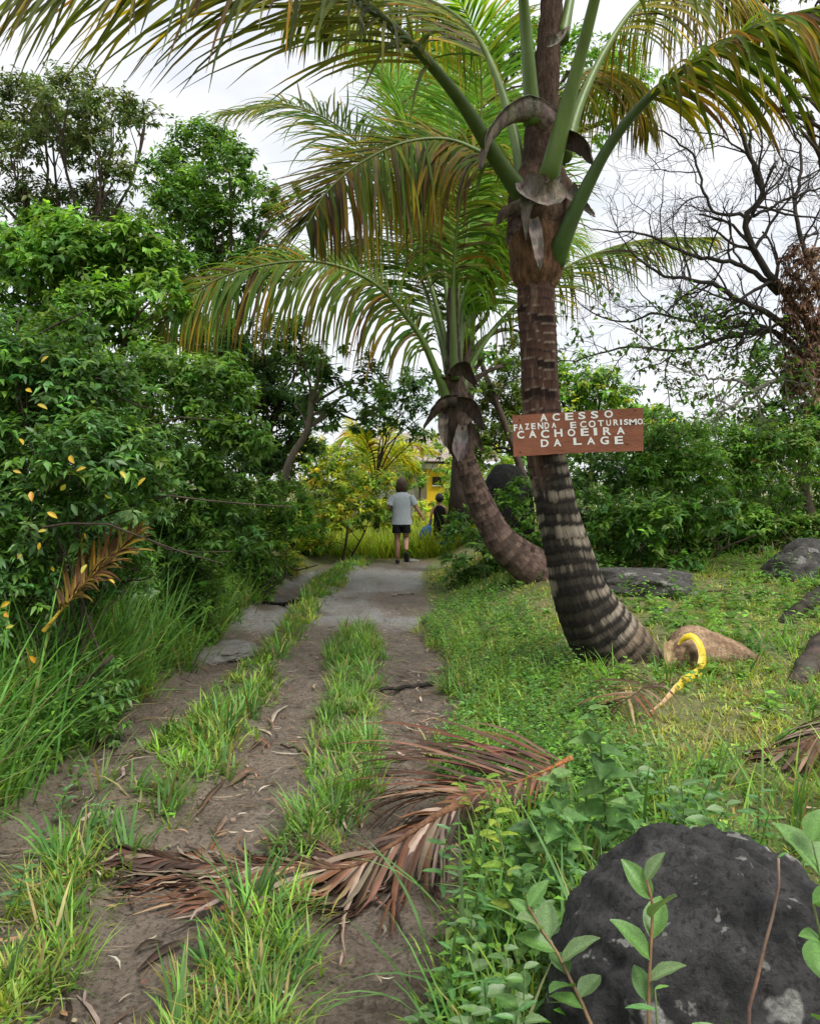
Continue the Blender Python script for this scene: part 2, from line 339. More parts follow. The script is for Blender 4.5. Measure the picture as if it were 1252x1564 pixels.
def plant(name, label, cat, base, blobs, ll, cols, cw=None, tr=.07, bark=BARK_D, group=None, stems=1, trunk_pts=None, fol='crown', sub=3, mat=None, **kw):
    base = np.asarray(base, float); base[2] = gz(base[0], base[1]) - .03
    root = thing(name, label, cat, base, group)
    if cat == 'bush':
        tr *= .55; cx_, cy_ = np.mean([b[0] for b in blobs]), np.mean([b[1] for b in blobs]); rm = float(np.mean([b[3] for b in blobs])) * .85; sx = float(np.std([b[0] for b in blobs])) * 1.3; low = min(b[2] - b[5] for b in blobs); blobs = list(blobs)
        for k in range(7):
            xx = cx_ + sx * (k - 3) / 3; yy = cy_ + R.uniform(-.35, .1) * rm; g_ = gz(xx, yy); top_ = max(low, g_ + rm * .3)
            if xx < -1.9 or xx > .6: blobs += [(xx, yy, g_ + rm * .35, rm * .8, rm * .7, rm * .55)] + ([(xx, yy, (g_ + top_) / 2 + rm * .3, rm * .8, rm * .7, (top_ - g_) * .5)] if top_ - g_ > rm else [])
    tb = MB(); cenr = np.mean([b[:3] for b in blobs], 0)
    if trunk_pts is None:
        top = cenr * np.array((1, 1, .55)) + base * np.array((0, 0, .45)); top[:2] = base[:2] * .4 + cenr[:2] * .6
        trunk_pts = [base, base * .5 + top * .5 + R.normal(0, .08, 3) * (1, 1, 0), top]
    hubs = []
    for s in range(stems):
        off = np.zeros(3) if stems == 1 else np.array((*R.normal(0, .18, 2), 0))
        tp = np.asarray(trunk_pts, float) + off * np.linspace(.6, 2, len(trunk_pts))[:, None]
        P = catmull(tp, 12); tube(tb, P, np.linspace(tr, tr * .6, 12) * (1 + .5 * np.exp(-np.arange(12) * 1.2)), 8, bark); hubs.append(P)
    for b in blobs:
        h = hubs[R.integers(len(hubs))]; c0 = np.array(b[:3]); k = int(np.clip(np.argmin(np.linalg.norm(h - c0 + (0, 0, .2), axis=1)) - 1, 3, 11))
        P = limb(tb, h[k], c0, tr * .42, tr * .15, bark)
        for q in range(sub):
            e = c0 + rdir(1)[0] * np.array(b[3:]) * .75; limb(tb, P[5 + q % 3], e, tr * .15, tr * .04, bark, sides=4, n=5)
    tb.build('trunk' if cat in ('tree',) else 'stem', M_BARK, root)
    lb = MB(); foliage(lb, blobs, ll, cols, cw, **kw)
    lb.build(fol, mat or M_LEAF, root)
    return root

# ------------------------------------------------------------------ palms
def palm_trunk(parent, C, W, spacing, seed, colfun, sides=72, name='trunk'):
    """C: centreline points, W: widths (m) at them; ringed trunk with a raised lip at each leaf scar"""
    C = np.asarray(C, float); n = 260; P = catmull(C, n)
    s0 = np.concatenate([[0], np.cumsum(np.linalg.norm(np.diff(C, axis=0), axis=1))]); s = np.concatenate([[0], np.cumsum(np.linalg.norm(np.diff(P, axis=0), axis=1))])
    rad = np.interp(s / s[-1], s0 / s0[-1], W) / 2
    T, N, B = frames(P); a = np.linspace(0, 2 * math.pi, sides, endpoint=False)
    A, S = np.meshgrid(a, s); tfrac = S / s[-1]
    sp = np.interp(tfrac, [0, .35, 1], spacing)
    ph0 = np.concatenate([[0], np.cumsum(np.diff(s) / np.interp(s[1:] / s[-1], [0, .35, 1], spacing))])
    PH = ph0[:, None] + .22 * np.sin(A + seed) + .10 * np.sin(2 * A + seed * 3 + S * 4) + .25 * (vn(A * 1.6, S * 3, seed) - .5)
    k = np.floor(PH); u = PH - k
    lip = np.exp(-((u - .08) / .09) ** 2) * .55 + (1 - u) * .14
    amp = np.interp(tfrac, [0, .2, 1], [.011, .009, .010]) * (.35 + vn(k * 1.7, A * 1.5, seed + 2))
    rr = rad[:, None] + amp * lip + (vn(A * 9, S * 3, seed + 4) - .5) * .008 + (vn(A * 2, S * 2, seed + 5) - .5) * .02
    V = P[:, None] + rr[..., None] * (np.cos(A)[..., None] * N[:, None] + np.sin(A)[..., None] * B[:, None])
    i = np.arange(n - 1)[:, None] * sides; j = np.arange(sides)[None]; kk = (j + 1) % sides
    q = np.stack([i + j, i + kk, i + sides + kk, i + sides + j], -1).reshape(-1, 4)
    col = colfun(A, S, tfrac, k, u)
    uvw = np.stack([A / 6.283 * 3, S, k * .37], -1).reshape(-1, 3)
    V = V.reshape(-1, 3)
    cap = []
    me = mesh_from(name, V - ORG[parent.name], [q], col.reshape(-1, 3), True, uvw)
    return link(name, me, M_TRUNK, parent, ORG[parent.name]), P, rad
def frond(parent, ctrl, r0=.05, r1=.006, n=95, Lm=.85, w=.034, t0=.28, droop=.9, a0=62, a1=28, vee=18, cols=None, dry=.15, tipdry=.4, side_droop=None, twist=0., name='frond',
          rcol=((.10, .20, .03), (.16, .20, .03)), flat=.75, ground=False, skip=.04, mat=None, seg=6, base_col=None, side_vee=None, side_len=(1, 1), kinds=None, separate=False, clump=0., label=None):
    C = np.asarray(ctrl, float); P = catmull(C, 60); T = nrm(np.gradient(P, axis=0))
    tt = np.linspace(0, 1, 60); rad = np.interp(tt, [0, .06, .25, .6, 1], [r0 * 1.6, r0 * 1.2, r0 * .74, r0 * .36, r1])
    rb = MB(); rc = np.array([np.asarray(rcol[0]) * (1 - q) + np.asarray(rcol[1]) * q for q in (tt ** .4 if kinds == 'dead' else tt)])
    if base_col is not None: rc[:3] = base_col
    tube(rb, P, rad, 10, rc, flat)
    ro = rb.build(name, M_PETI if mat is None else M_HUSK, parent)
    if label: ro['label'] = label
    O = C[-1] - C[0]; O[2] = 0; O = O / max(np.linalg.norm(O), 1e-6); Sd = np.array((O[1], -O[0], 0.))
    cols = np.asarray(cols if cols is not None else [(.07, .13, .015), (.09, .15, .02), (.05, .10, .015), (.13, .15, .02)])
    pieces = []; mb = MB()
    for sg in (-1, 1):
        t = np.clip(np.linspace(t0, 1, n) + R.uniform(-.3, .3, n) * (1 - t0) / n, t0, 1); keep = R.random(n) > skip; t = t[keep]; m_ = len(t)
        u = (t - t0) / (1 - t0)
        p = np.stack([np.interp(t, tt, P[:, j]) for j in range(3)], 1); Tt = nrm(np.stack([np.interp(t, tt, T[:, j]) for j in range(3)], 1))
        S = nrm(Sd - Tt * (Tt @ Sd)[:, None]); Nn = np.cross(S, Tt); Nn = np.where((Nn[:, 2:] < 0) & (np.abs(Tt[:, 2:]) < .6), -Nn, Nn)
        if twist: 
            ct, st = math.cos(twist), math.sin(twist); S, Nn = S * ct + Nn * st, Nn * ct - S * st
        Ln = Lm * np.interp(u, [0, .12, .35, .7, .92, 1], [.55, .85, 1, .8, .45, .28]) * R.uniform(.86, 1.1, m_)
        an = np.radians(np.interp(u, [0, .5, 1], [a0, (a0 + a1) * .55, a1]) + R.normal(0, 5, m_)); ve = np.radians((vee if side_vee is None else side_vee[0 if sg < 0 else 1]) + R.normal(0, 7, m_)) * (np.clip(1 - 1.6 * u, .1, 1) if kinds == 'dead' else (np.clip(1 - .8 * u, .2, 1) if ground else 1)); Ln = Ln * side_len[0 if sg < 0 else 1]
        d = np.cos(an)[:, None] * Tt + np.sin(an)[:, None] * (sg * S * np.cos(ve)[:, None] + Nn * np.sin(ve)[:, None]); d = nrm(d)
        sd = droop if side_droop is None else (side_droop[0] if sg < 0 else side_droop[1])
        gk = sd * R.uniform(.65, 1.35, m_) * np.where(R.random(m_) < .06, 2.2, 1)
        base = pal(m_, cols, None, .16); isdry = R.random(m_) < dry; tipd = R.random(m_) < tipdry
        drc = pal(m_, [(.12, .075, .035), (.20, .15, .09), (.07, .04, .022), (.27, .15, .02)], None, .25); yl = pal(m_, [(.40, .26, .015), (.32, .23, .015), (.14, .07, .015)], None, .2)
        if kinds == 'dead': base = pal(m_, [(.14, .07, .04), (.20, .125, .08), (.085, .042, .027), (.23, .175, .13), (.04, .024, .018), (.15, .068, .034), (.16, .115, .08), (.06, .032, .022)], None, .3); isdry[:] = False; tipd[:] = False
        start = R.uniform(.45, .85, m_)
        rows = []; cc = []; x = p.copy(); kv = np.linspace(0, 1, seg + 1); tw = R.normal(0, .35, m_)
        wp = np.interp(kv, [0, .08, .3, .7, 1], [.45, .9, 1, .7, .06])
        if clump: off = R.normal(0, clump, (m_, 3)) * (1, 1, .3)
        for k in range(seg + 1):
            if k:
                d = nrm(d + np.array((0, 0, -1.)) * (gk * (kv[k] * 1.3) / seg * 2.2)[:, None] + (R.normal(0, .035, (m_, 3))) + (off / seg if clump else 0))
                x = x + d * (Ln / seg)[:, None]
                if ground:
                    hz = hgt(x[:, 0], x[:, 1]) + .012 + R.uniform(0, .03, m_); low = x[:, 2] < hz; x[:, 2] = np.where(low, hz, x[:, 2])
                    d[:, 2] = np.where(low, np.maximum(d[:, 2], 0), d[:, 2]); d = nrm(d)
            wv = Tt - (Tt * d).sum(1, keepdims=True) * d; wv = nrm(wv); nv = np.cross(d, wv)
            wv2 = wv * np.cos(tw * kv[k])[:, None] + nv * np.sin(tw * kv[k])[:, None]; nv2 = np.cross(d, wv2)
            hw = (w * wp[k] * .5 * R.uniform(.9, 1.1, m_))[:, None]
            rows.append(np.stack([x - wv2 * hw + nv2 * hw * .45, x, x + wv2 * hw + nv2 * hw * .45], 1))
            f = kv[k]; cl_ = base.copy()
            q = (np.clip((f - start) / .12, 0, 1) * tipd)[:, None]; cl_ = cl_ * (1 - q) + yl * q
            q = (np.clip((f - .82) / .15, 0, 1) * tipd)[:, None]; cl_ = cl_ * (1 - q) + drc * .5 * q
            cl_[isdry] = drc[isdry]
            cc.append(np.repeat(cl_[:, None], 3, 1))
        V = np.stack(rows, 1); Cc = np.stack(cc, 1); nv_ = (seg + 1) * 3   # (m, seg+1, 3, 3)
        b = np.arange(seg)[:, None] * 3
        loc = np.concatenate([np.stack([b[:, 0] + o, b[:, 0] + 1 + o, b[:, 0] + 4 + o, b[:, 0] + 3 + o], 1) for o in (0, 1)])
        if separate:
            for e in range(m_): pieces.append((V[e].reshape(-1, 3), loc, Cc[e].reshape(-1, 3)))
        else:
            q = (loc[None] + (np.arange(m_) * nv_)[:, None, None]).reshape(-1, 4)
            mb.add(V.reshape(-1, 3), [q], Cc.reshape(-1, 3))
    if separate:
        for V, f, c_ in pieces:
            link('leaflet', mesh_from('leaflet', V - ORG[ro.name], [f], c_), mat or M_FROND, ro, ORG[ro.name])
    else:
        lo = mb.build('leaflets', mat or M_FROND, ro); lo['kind'] = 'stuff'
    return ro
def flap(parent, pts, widths, col, name='leaf_sheath', cup=.35, across=(1, 0, 0), fray=.12):
    """ragged curved sheet of dry sheath fibre, with thickness"""
    P = catmull(pts, 14); W = np.interp(np.linspace(0, 1, 14), np.linspace(0, 1, len(widths)), widths); T = nrm(np.gradient(P, axis=0))
    S = nrm(np.asarray(across, float) - T * (T @ np.asarray(across, float))[:, None]); Nn = np.cross(S, T); k = 9; u = np.linspace(-1, 1, k)
    jag = R.normal(0, fray, (14, k)); V = P[:, None] + S[:, None] * (u[None] * W[:, None] * .5)[..., None] - Nn[:, None] * ((u[None] ** 2) * W[:, None] * cup)[..., None] + T[:, None] * (jag * np.linspace(.05, 1, 14)[:, None] * .12)[..., None]
    V = V + Nn[:, None] * R.normal(0, .004, (14, k, 1)); V2 = V - Nn[:, None] * .006
    i = np.arange(13)[:, None] * k; j = np.arange(k - 1)[None]; q = np.stack([i + j, i + j + 1, i + k + j + 1, i + k + j], -1).reshape(-1, 4)
    n = 14 * k; A = V.reshape(-1, 3); B = V2.reshape(-1, 3); rim = []
    loop = list(range(k)) + [r * k + k - 1 for r in range(1, 14)] + list(range(13 * k + k - 2, 13 * k - 1, -1)) + [r * k for r in range(12, 0, -1)]
    for x_, y_ in zip(loop, loop[1:] + loop[:1]): rim.append((x_, y_, y_ + n, x_ + n))
    mb = MB(); c = np.repeat(pal(14, [col], None, .15), k, 0); mb.add(np.vstack([A, B]), [q, q[:, ::-1] + n, rim], np.vstack([c, c])); return mb.build(name, M_FIBRE, parent)

# ---- the palm that carries the sign
Y1 = 6.3
b1 = at(940, 985, Y1); b1[2] = gz(b1[0], b1[1]) - .02
palm1 = thing('coconut_palm', 'leaning coconut palm with ringed trunk carrying the brown wooden sign', 'palm tree', b1)
tp = [(972, 1095, 6.48), (962, 1045, 6.44), (941, 1000, 6.4), (911, 954, 6.35), (886, 905, 6.3), (870, 850, 6.3), (856, 800, 6.3), (845, 750, 6.3), (833, 690, 6.3), (826, 620, 6.3), (822, 540, 6.3), (819, 470, 6.3), (819, 425, 6.3)]
tw = np.array([112, 122, 120, 102, 82, 71, 64, 60, 57, 55, 55, 56, 56]) * Y1 / F
def col1(A, S, t, k, u):
    up = sm(.56, .66, t + .05 * np.sin(A * 2))
    pale = np.array((.285, .24, .185)); black = np.array((.022, .018, .015)); red = np.array((.085, .046, .034)); redl = np.array((.16, .10, .075))
    st = vn(A * 9, S * 2.5 + k * 3, 5); st2 = vn(A * 16, S * 5, 6); ringd = vn(k * 2.3, A * .9, 8)
    uu = u + .15 * (st - .5) + .10 * (st2 - .5)
    band = np.clip(1 - sm(.18, .50, uu) + sm(.88, .98, uu), 0, 1) * sm(.25, .5, ringd + .25) + .9 * sm(.55, .68, ringd * .5 + st * .35 + .15 * st2 + .28 * np.sin(A - 2.6))
    band = np.clip(band * (.35 + .65 * sm(.12, .26, t)), 0, 1)
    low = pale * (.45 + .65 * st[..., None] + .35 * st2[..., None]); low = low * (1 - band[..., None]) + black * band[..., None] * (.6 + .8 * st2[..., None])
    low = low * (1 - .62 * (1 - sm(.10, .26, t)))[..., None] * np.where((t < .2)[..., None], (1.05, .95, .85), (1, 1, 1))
    dk = sm(.55, .75, vn(A * 5, S * 7, 14)); hi = red * (1 - dk[..., None]) + redl * dk[..., None]
    edge = np.exp(-((u - .04) / .06) ** 2)[..., None]; hi = hi * (1 - edge * .8) + np.array((.32, .25, .19)) * edge * .8 * (vn(k * 3, A, 4) > .4)[..., None] + edge * .02
    blk = (vn(k * 5.1, A * .6, 19) > .72)[..., None] * sm(.1, .3, u)[..., None]; hi = hi * (1 - blk * .75)
    return low * (1 - up[..., None]) + hi * up[..., None]
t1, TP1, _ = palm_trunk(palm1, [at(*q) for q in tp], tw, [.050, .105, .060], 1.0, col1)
# fibrous crown base
cb = MB(); P = catmull([at(819, 440, Y1), at(819, 420, Y1), at(822, 360, Y1), at(826, 310, Y1), at(826, 270, Y1), at(828, 200, Y1 + .03), at(836, 100, Y1 + .08), at(842, 0, Y1 + .12), at(846, -60, Y1 + .15)], 70)
rd = np.interp(np.linspace(0, 1, 70), [0, .04, .1, .2, .27, .36, .52, .75, 1], np.array([56, 78, 84, 106, 102, 58, 44, 36, 28]) / 2 * Y1 / F)
T, N_, B_ = frames(P); a = np.linspace(0, 2 * math.pi, 48, endpoint=False); A, I = np.meshgrid(a, np.arange(70)); rr = rd[:, None] * (1 + .10 * (vn(A * 5, I * .35, 3) - .5) + .06 * np.sin(A * 3 + I * .12)) + (vn(A * 14, I * .8, 6) - .5) * .022
V = (P[:, None] + rr[..., None] * (np.cos(A)[..., None] * N_[:, None] + np.sin(A)[..., None] * B_[:, None])).reshape(-1, 3)
i = np.arange(69)[:, None] * 48; j = np.arange(48)[None]; kk = (j + 1) % 48
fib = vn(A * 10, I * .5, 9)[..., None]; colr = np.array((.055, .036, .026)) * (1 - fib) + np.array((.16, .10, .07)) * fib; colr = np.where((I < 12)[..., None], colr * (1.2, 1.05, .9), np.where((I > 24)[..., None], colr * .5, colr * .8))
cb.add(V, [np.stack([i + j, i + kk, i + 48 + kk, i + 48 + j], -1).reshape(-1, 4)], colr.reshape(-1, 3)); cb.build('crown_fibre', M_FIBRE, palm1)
GP = ((.085, .145, .026), (.12, .15, .024)); GPD = ((.055, .095, .02), (.04, .045, .018))
# fronds, front to back
OLV = [(.085, .14, .016), (.12, .17, .018), (.06, .105, .014), (.19, .19, .018)]
frond(palm1, [at(803, 305, 6.15), at(760, 245, 6.0), at(700, 150, 5.75), at(610, 50, 5.4), at(490, -35, 5.0), at(320, -85, 4.65), at(140, -90, 4.4), at(-60, -60, 4.2)], .062, n=92, Lm=1.6, w=.029, t0=.28, droop=.30, a0=60, a1=50, side_vee=(-38, 4), cols=[(.06, .075, .018), (.085, .10, .02), (.045, .055, .018), (.13, .13, .02)], dry=.03, tipdry=.10, rcol=GPD)
frond(palm1, [at(846, 400, 6.24), at(860, 365, 6.1), at(886, 305, 5.98), at(935, 215, 5.8), at(1000, 140, 5.6), at(1090, 75, 5.35), at(1200, 25, 5.1), at(1340, 5, 4.9), at(1480, 30, 4.7)], .058, n=95, Lm=.95, w=.034, t0=.40, droop=.75, a0=60, a1=40, vee=-25, cols=OLV, dry=.12, tipdry=.4, rcol=((.06, .115, .03), (.05, .045, .03)))
frond(palm1, [at(832, 295, 6.2), at(840, 262, 6.06), at(858, 190, 5.98), at(885, 90, 5.85), at(915, -30, 5.65), at(960, -220, 5.3), at(1050, -420, 4.7), at(1150, -480, 4.0)], .062, n=80, Lm=1.2, t0=.38, droop=.9, rcol=GP, cols=OLV)
frond(palm1, [at(814, 190, 6.12), at(808, 110, 6.02), at(800, 10, 5.9), at(788, -130, 5.6), at(760, -330, 5.1), at(690, -480, 4.4), at(600, -520, 3.8)], .062, n=80, Lm=1.2, t0=.36, droop=.9, rcol=GP, cols=OLV)
frond(palm1, [at(798, 280, 6.35), at(785, 205, 6.5), at(755, 110, 6.75), at(715, 40, 7.1), at(640, -5, 7.5), at(540, -10, 7.9), at(440, 30, 8.2)], .050, n=110, Lm=1.15, t0=.32, droop=.6, vee=-15, a0=62, a1=42, cols=OLV + [(.2, .2, .02)], tipdry=.4, rcol=GP)
frond(palm1, [at(862, 240, 6.4), at(885, 160, 6.55), at(925, 75, 6.8), at(975, 5, 7.1), at(1035, -35, 7.5), at(1110, -20, 8.0), at(1180, 60, 8.4)], .048, n=95, Lm=1.05, t0=.32, droop=1.3, vee=-25, cols=[(.16, .18, .02), (.11, .15, .02), (.22, .2, .02)], tipdry=.5, rcol=GP)
frond(palm1, [at(850, 250, 6.5), at(862, 160, 6.9), at(890, 110, 7.5), at(930, 105, 8.1), at(965, 140, 8.6), at(990, 200, 8.9)], .045, n=90, Lm=1.0, t0=.34, droop=1.8, vee=-20, cols=[(.12, .14, .02), (.16, .15, .02), (.07, .1, .02)], dry=.25, tipdry=.5, rcol=GP)
frond(palm1, [at(795, 310, 6.2), at(770, 262, 6.3), at(735, 233, 6.35), at(680, 212, 6.35), at(615, 218, 6.25), at(548, 250, 6.1), at(500, 292, 5.95), at(468, 345, 5.85)], .034, n=160, Lm=1.1, w=.024, t0=.15, side_droop=(1.7, .10), droop=1, a0=74, a1=40, side_vee=(-45, 30), side_len=(1, .85), cols=OLV + [(.24, .15, .02), (.09, .15, .02)], dry=.22, tipdry=.6, rcol=GP)
frond(palm1, [at(835, 80, 6.45), at(838, -20, 6.6), at(840, -150, 6.8), at(835, -330, 7.2), at(815, -480, 7.8)], .045, n=60, Lm=.8, t0=.3, droop=.6, rcol=GP, cols=OLV)
frond(palm1, [at(858, 60, 6.4), at(870, 0, 6.5), at(890, -110, 6.8), at(930, -260, 7.4), at(990, -330, 8.2)], .045, n=60, Lm=.8, t0=.3, droop=.6, rcol=GP, cols=OLV)
# dry sheaths round the crown base
SG = (.19, .155, .135); SD = (.085, .062, .05)
flap(palm1, [at(842, 190, 6.05), at(815, 172, 6.0), at(780, 185, 5.95), at(752, 215, 5.9), at(735, 258, 5.88)], [.18, .20, .16, .15, .04], SG, across=(.35, -.5, .6))
flap(palm1, [at(850, 212, 6.15), at(875, 212, 6.1), at(898, 228, 6.05), at(905, 250, 6.03)], [.12, .14, .12, .05], SD, across=(.2, -.6, .7))
flap(palm1, [at(800, 275, 5.98), at(815, 290, 5.93), at(840, 300, 5.92), at(856, 270, 5.95)], [.12, .22, .18, .02], SG, across=(.2, .1, 1))
flap(palm1, [at(808, 290, 5.97), at(803, 320, 5.93), at(802, 345, 5.92), at(803, 365, 5.93)], [.14, .10, .05, .01], SG, across=(1, 0, .2))
flap(palm1, [at(812, 335, 5.98), at(818, 365, 5.93), at(822, 390, 5.91), at(824, 410, 5.92)], [.08, .10, .08, .02], (.26, .22, .20), across=(1, 0, -.2))
flap(palm1, [at(830, 300, 6.02), at(795, 312, 6.0), at(770, 322, 6.0), at(760, 340, 6.0)], [.12, .14, .10, .03], SD, across=(.2, .1, 1))
flap(palm1, [at(868, 290, 6.1), at(885, 310, 6.05), at(898, 322, 6.04), at(908, 330, 6.05)], [.12, .10, .06, .02], SG, across=(.3, .1, 1))
flap(palm1, [at(790, 330, 6.05), at(780, 350, 6.02), at(775, 372, 6.02)], [.10, .10, .02], SD, across=(.3, .1, -1))
flap(palm1, [at(835, 70, 6.2), at(855, 62, 6.15), at(868, 42, 6.12)], [.10, .10, .02], (.26, .23, .2), across=(.3, .1, 1))

# ---- the second palm
Y2 = 10.0
b2 = at(822, 868, Y2); b2[2] = gz(b2[0], b2[1]) - .02
palm2 = thing('coconut_palm', 'curved coconut palm whose trunk bends up from behind the sign palm', 'palm tree', b2)
tp = [(850, 900, 10.15), (822, 874, 10.1), (798, 856, 10.05), (770, 832, 10.0), (750, 802, 10.0), (733, 766, 10.0), (720, 732, 10.0), (710, 702, 10.0), (703, 676, 10.0)]
tw = np.array([70, 66, 58, 50, 43, 37, 34, 33, 33]) * Y2 / F
def col2(A, S, t, k, u):
    st = vn(A * 7, S * 1.5 + k * 3, 15)[..., None]; c_ = np.array((.07, .042, .034)) * (1 - st) + np.array((.22, .15, .12)) * st
    e = np.exp(-((u - .06) / .08) ** 2)[..., None]; dk = (vn(k * 2.2, A, 3) > .62)[..., None] * .5
    return c_ * (1 - dk) * (1 - .6 * e) + np.array((.30, .23, .19)) * e * .25
palm_trunk(palm2, [at(*q) for q in tp], tw, [.055, .065, .055], 4.0, col2)
cb = MB(); P = catmull([at(708, 692, Y2), at(703, 676, Y2), at(695, 640, Y2), at(694, 610, Y2), at(694, 575, Y2), at(692, 530, Y2), at(690, 480, Y2), at(692, 440, Y2)], 40)
rd = np.interp(np.linspace(0, 1, 40), [0, .07, .2, .32, .42, .6, 1], np.array([34, 44, 46, 46, 30, 20, 14]) / 2 * Y2 / F)
T, N_, B_ = frames(P); a = np.linspace(0, 2 * math.pi, 32, endpoint=False); A, I = np.meshgrid(a, np.arange(40)); rr = rd[:, None] * (1 + .16 * (vn(A * 4, I * .4, 13) - .5)) + (vn(A * 12, I, 6) - .5) * .03
V = (P[:, None] + rr[..., None] * (np.cos(A)[..., None] * N_[:, None] + np.sin(A)[..., None] * B_[:, None])).reshape(-1, 3)
i = np.arange(39)[:, None] * 32; j = np.arange(32)[None]; kk = (j + 1) % 32; fib = vn(A * 10, I * .6, 19)[..., None]
cb.add(V, [np.stack([i + j, i + kk, i + 32 + kk, i + 32 + j], -1).reshape(-1, 4)], (np.array((.05, .036, .03)) * (1 - fib) + np.array((.14, .10, .08)) * fib).reshape(-1, 3)); cb.build('crown_fibre', M_FIBRE, palm2)
GR2 = [(.095, .19, .025), (.12, .22, .03), (.075, .155, .022), (.17, .22, .025)]; BR2 = [(.15, .31, .035), (.19, .36, .04), (.12, .26, .03), (.26, .35, .04)]
frond(palm2, [at(683, 612, 9.9), at(664, 562, 9.85), at(636, 505, 9.8), at(575, 435, 9.7), at(500, 402, 9.6), at(420, 402, 9.5), at(335, 425, 9.4), at(272, 470, 9.3), at(232, 530, 9.25)], .055, n=190, Lm=1.45, w=.030, t0=.14, side_droop=(1.5, .55), droop=1, a0=74, a1=36, side_vee=(-40, 40), side_len=(1, .75), cols=GR2 + [(.2, .16, .02)], dry=.10, tipdry=.45, rcol=((.11, .19, .03), (.09, .09, .03)))
frond(palm2, [at(704, 600, 10.1), at(722, 550, 10.3), at(765, 490, 10.5), at(830, 430, 10.8), at(905, 388, 11.1), at(985, 366, 11.4), at(1090, 362, 11.7)], .042, n=110, Lm=1.15, w=.030, t0=.22, side_droop=(1.2, .6), droop=.6, a0=58, a1=26, vee=-15, cols=GR2 + [(.2, .2, .03)], dry=.08, tipdry=.3, rcol=GP)
frond(palm2, [at(694, 580, 9.9), at(692, 500, 9.85), at(693, 410, 9.8), at(700, 330, 9.7), at(712, 262, 9.5), at(722, 215, 9.2), at(722, 190, 8.7)], .055, n=95, Lm=1.2, w=.028, t0=.34, droop=1.6, vee=-20, cols=GR2 + [(.25, .24, .10)], dry=.12, tipdry=.4, rcol=GP)
frond(palm2, [at(686, 560, 10.1), at(672, 490, 10.3), at(640, 380, 10.5), at(590, 270, 10.7), at(520, 195, 10.8), at(440, 160, 10.9), at(345, 172, 11.0)], .046, n=150, Lm=1.3, w=.028, t0=.26, droop=.40, a0=62, a1=44, side_vee=(-20, 35), cols=GR2 + [(.2, .2, .02)], dry=.05, tipdry=.3, rcol=GP)
frond(palm2, [at(690, 540, 10.2), at(684, 460, 10.4), at(668, 350, 10.6), at(640, 240, 10.7), at(605, 140, 10.7), at(560, 70, 10.6), at(500, 20, 10.4)], .046, n=150, Lm=1.5, w=.030, t0=.26, droop=.45, a0=66, a1=40, side_vee=(-10, 30), cols=BR2, dry=.02, tipdry=.25, rcol=GP)
frond(palm2, [at(694, 540, 10.2), at(700, 450, 10.4), at(716, 340, 10.6), at(730, 230, 10.7), at(735, 130, 10.6), at(725, 50, 10.3), at(700, 0, 9.9)], .046, n=150, Lm=1.5, w=.030, t0=.24, droop=.45, a0=66, a1=40, vee=8, cols=BR2, dry=.02, tipdry=.2, rcol=GP)
frond(palm2, [at(698, 560, 10.15), at(708, 490, 10.5), at(735, 420, 10.9), at(775, 370, 11.3), at(820, 350, 11.7), at(870, 370, 12.0)], .042, n=135, Lm=1.4, w=.030, t0=.22, droop=.6, a0=68, a1=38, vee=-5, cols=BR2, dry=.02, tipdry=.15, rcol=GP)
frond(palm2, [at(686, 570, 10.1), at(668, 500, 10.5), at(640, 420, 11.0), at(605, 375, 11.5), at(560, 365, 12.0), at(510, 395, 12.3)], .042, n=135, Lm=1.3, w=.030, t0=.24, droop=.8, a0=66, a1=34, vee=-10, cols=GR2, dry=.02, tipdry=.15, rcol=GP)
frond(palm2, [at(696, 550, 10.0), at(702, 470, 10.2), at(730, 400, 10.5), at(760, 350, 10.8), at(785, 290, 11.0), at(800, 220, 11.2), at(800, 150, 11.2)], .042, n=135, Lm=1.4, w=.040, t0=.3, droop=.5, a0=66, a1=34, vee=10, cols=BR2, dry=.02, tipdry=.15, rcol=GP)
frond(palm2, [at(698, 545, 10.1), at(706, 470, 10.2), at(725, 400, 10.35), at(748, 345, 10.4), at(772, 320, 10.3), at(800, 330, 10.1)], .042, n=130, Lm=1.5, w=.032, t0=.26, droop=.9, a0=72, a1=40, vee=-12, cols=BR2, dry=.02, tipdry=.12, rcol=GP)
frond(palm2, [at(690, 545, 10.3), at(684, 450, 10.6), at(672, 340, 11.0), at(660, 250, 11.3), at(640, 170, 11.5), at(600, 110, 11.6), at(545, 80, 11.6)], .044, n=150, Lm=1.6, w=.034, t0=.2, droop=.35, a0=68, a1=42, vee=10, cols=BR2, dry=.0, tipdry=.15, rcol=GP)
frond(palm2, [at(694, 545, 10.3), at(698, 440, 10.7), at(706, 330, 11.1), at(700, 240, 11.4), at(690, 150, 11.6), at(670, 90, 11.7)], .044, n=150, Lm=1.6, w=.034, t0=.2, droop=.35, a0=68, a1=42, vee=8, cols=BR2, dry=.0, tipdry=.15, rcol=GP)
flap(palm2, [at(690, 575, 9.75), at(680, 578, 9.7), at(690, 562, 9.7), at(712, 560, 9.75), at(730, 590, 9.75)], [.12, .16, .2, .16, .05], SD, across=(.2, -.5, .7))
flap(palm2, [at(700, 618, 9.75), at(680, 622, 9.7), at(660, 640, 9.7), at(648, 655, 9.7)], [.2, .22, .14, .03], SD, across=(.3, -.6, .6))
flap(palm2, [at(700, 612, 9.75), at(720, 615, 9.7), at(732, 632, 9.7), at(738, 655, 9.7)], [.2, .22, .2, .05], SD, across=(.3, -.6, .6))
flap(palm2, [at(706, 650, 9.78), at(704, 668, 9.72), at(702, 688, 9.7), at(702, 705, 9.72)], [.10, .16, .20, .05], (.24, .2, .185), across=(1, 0, 0))
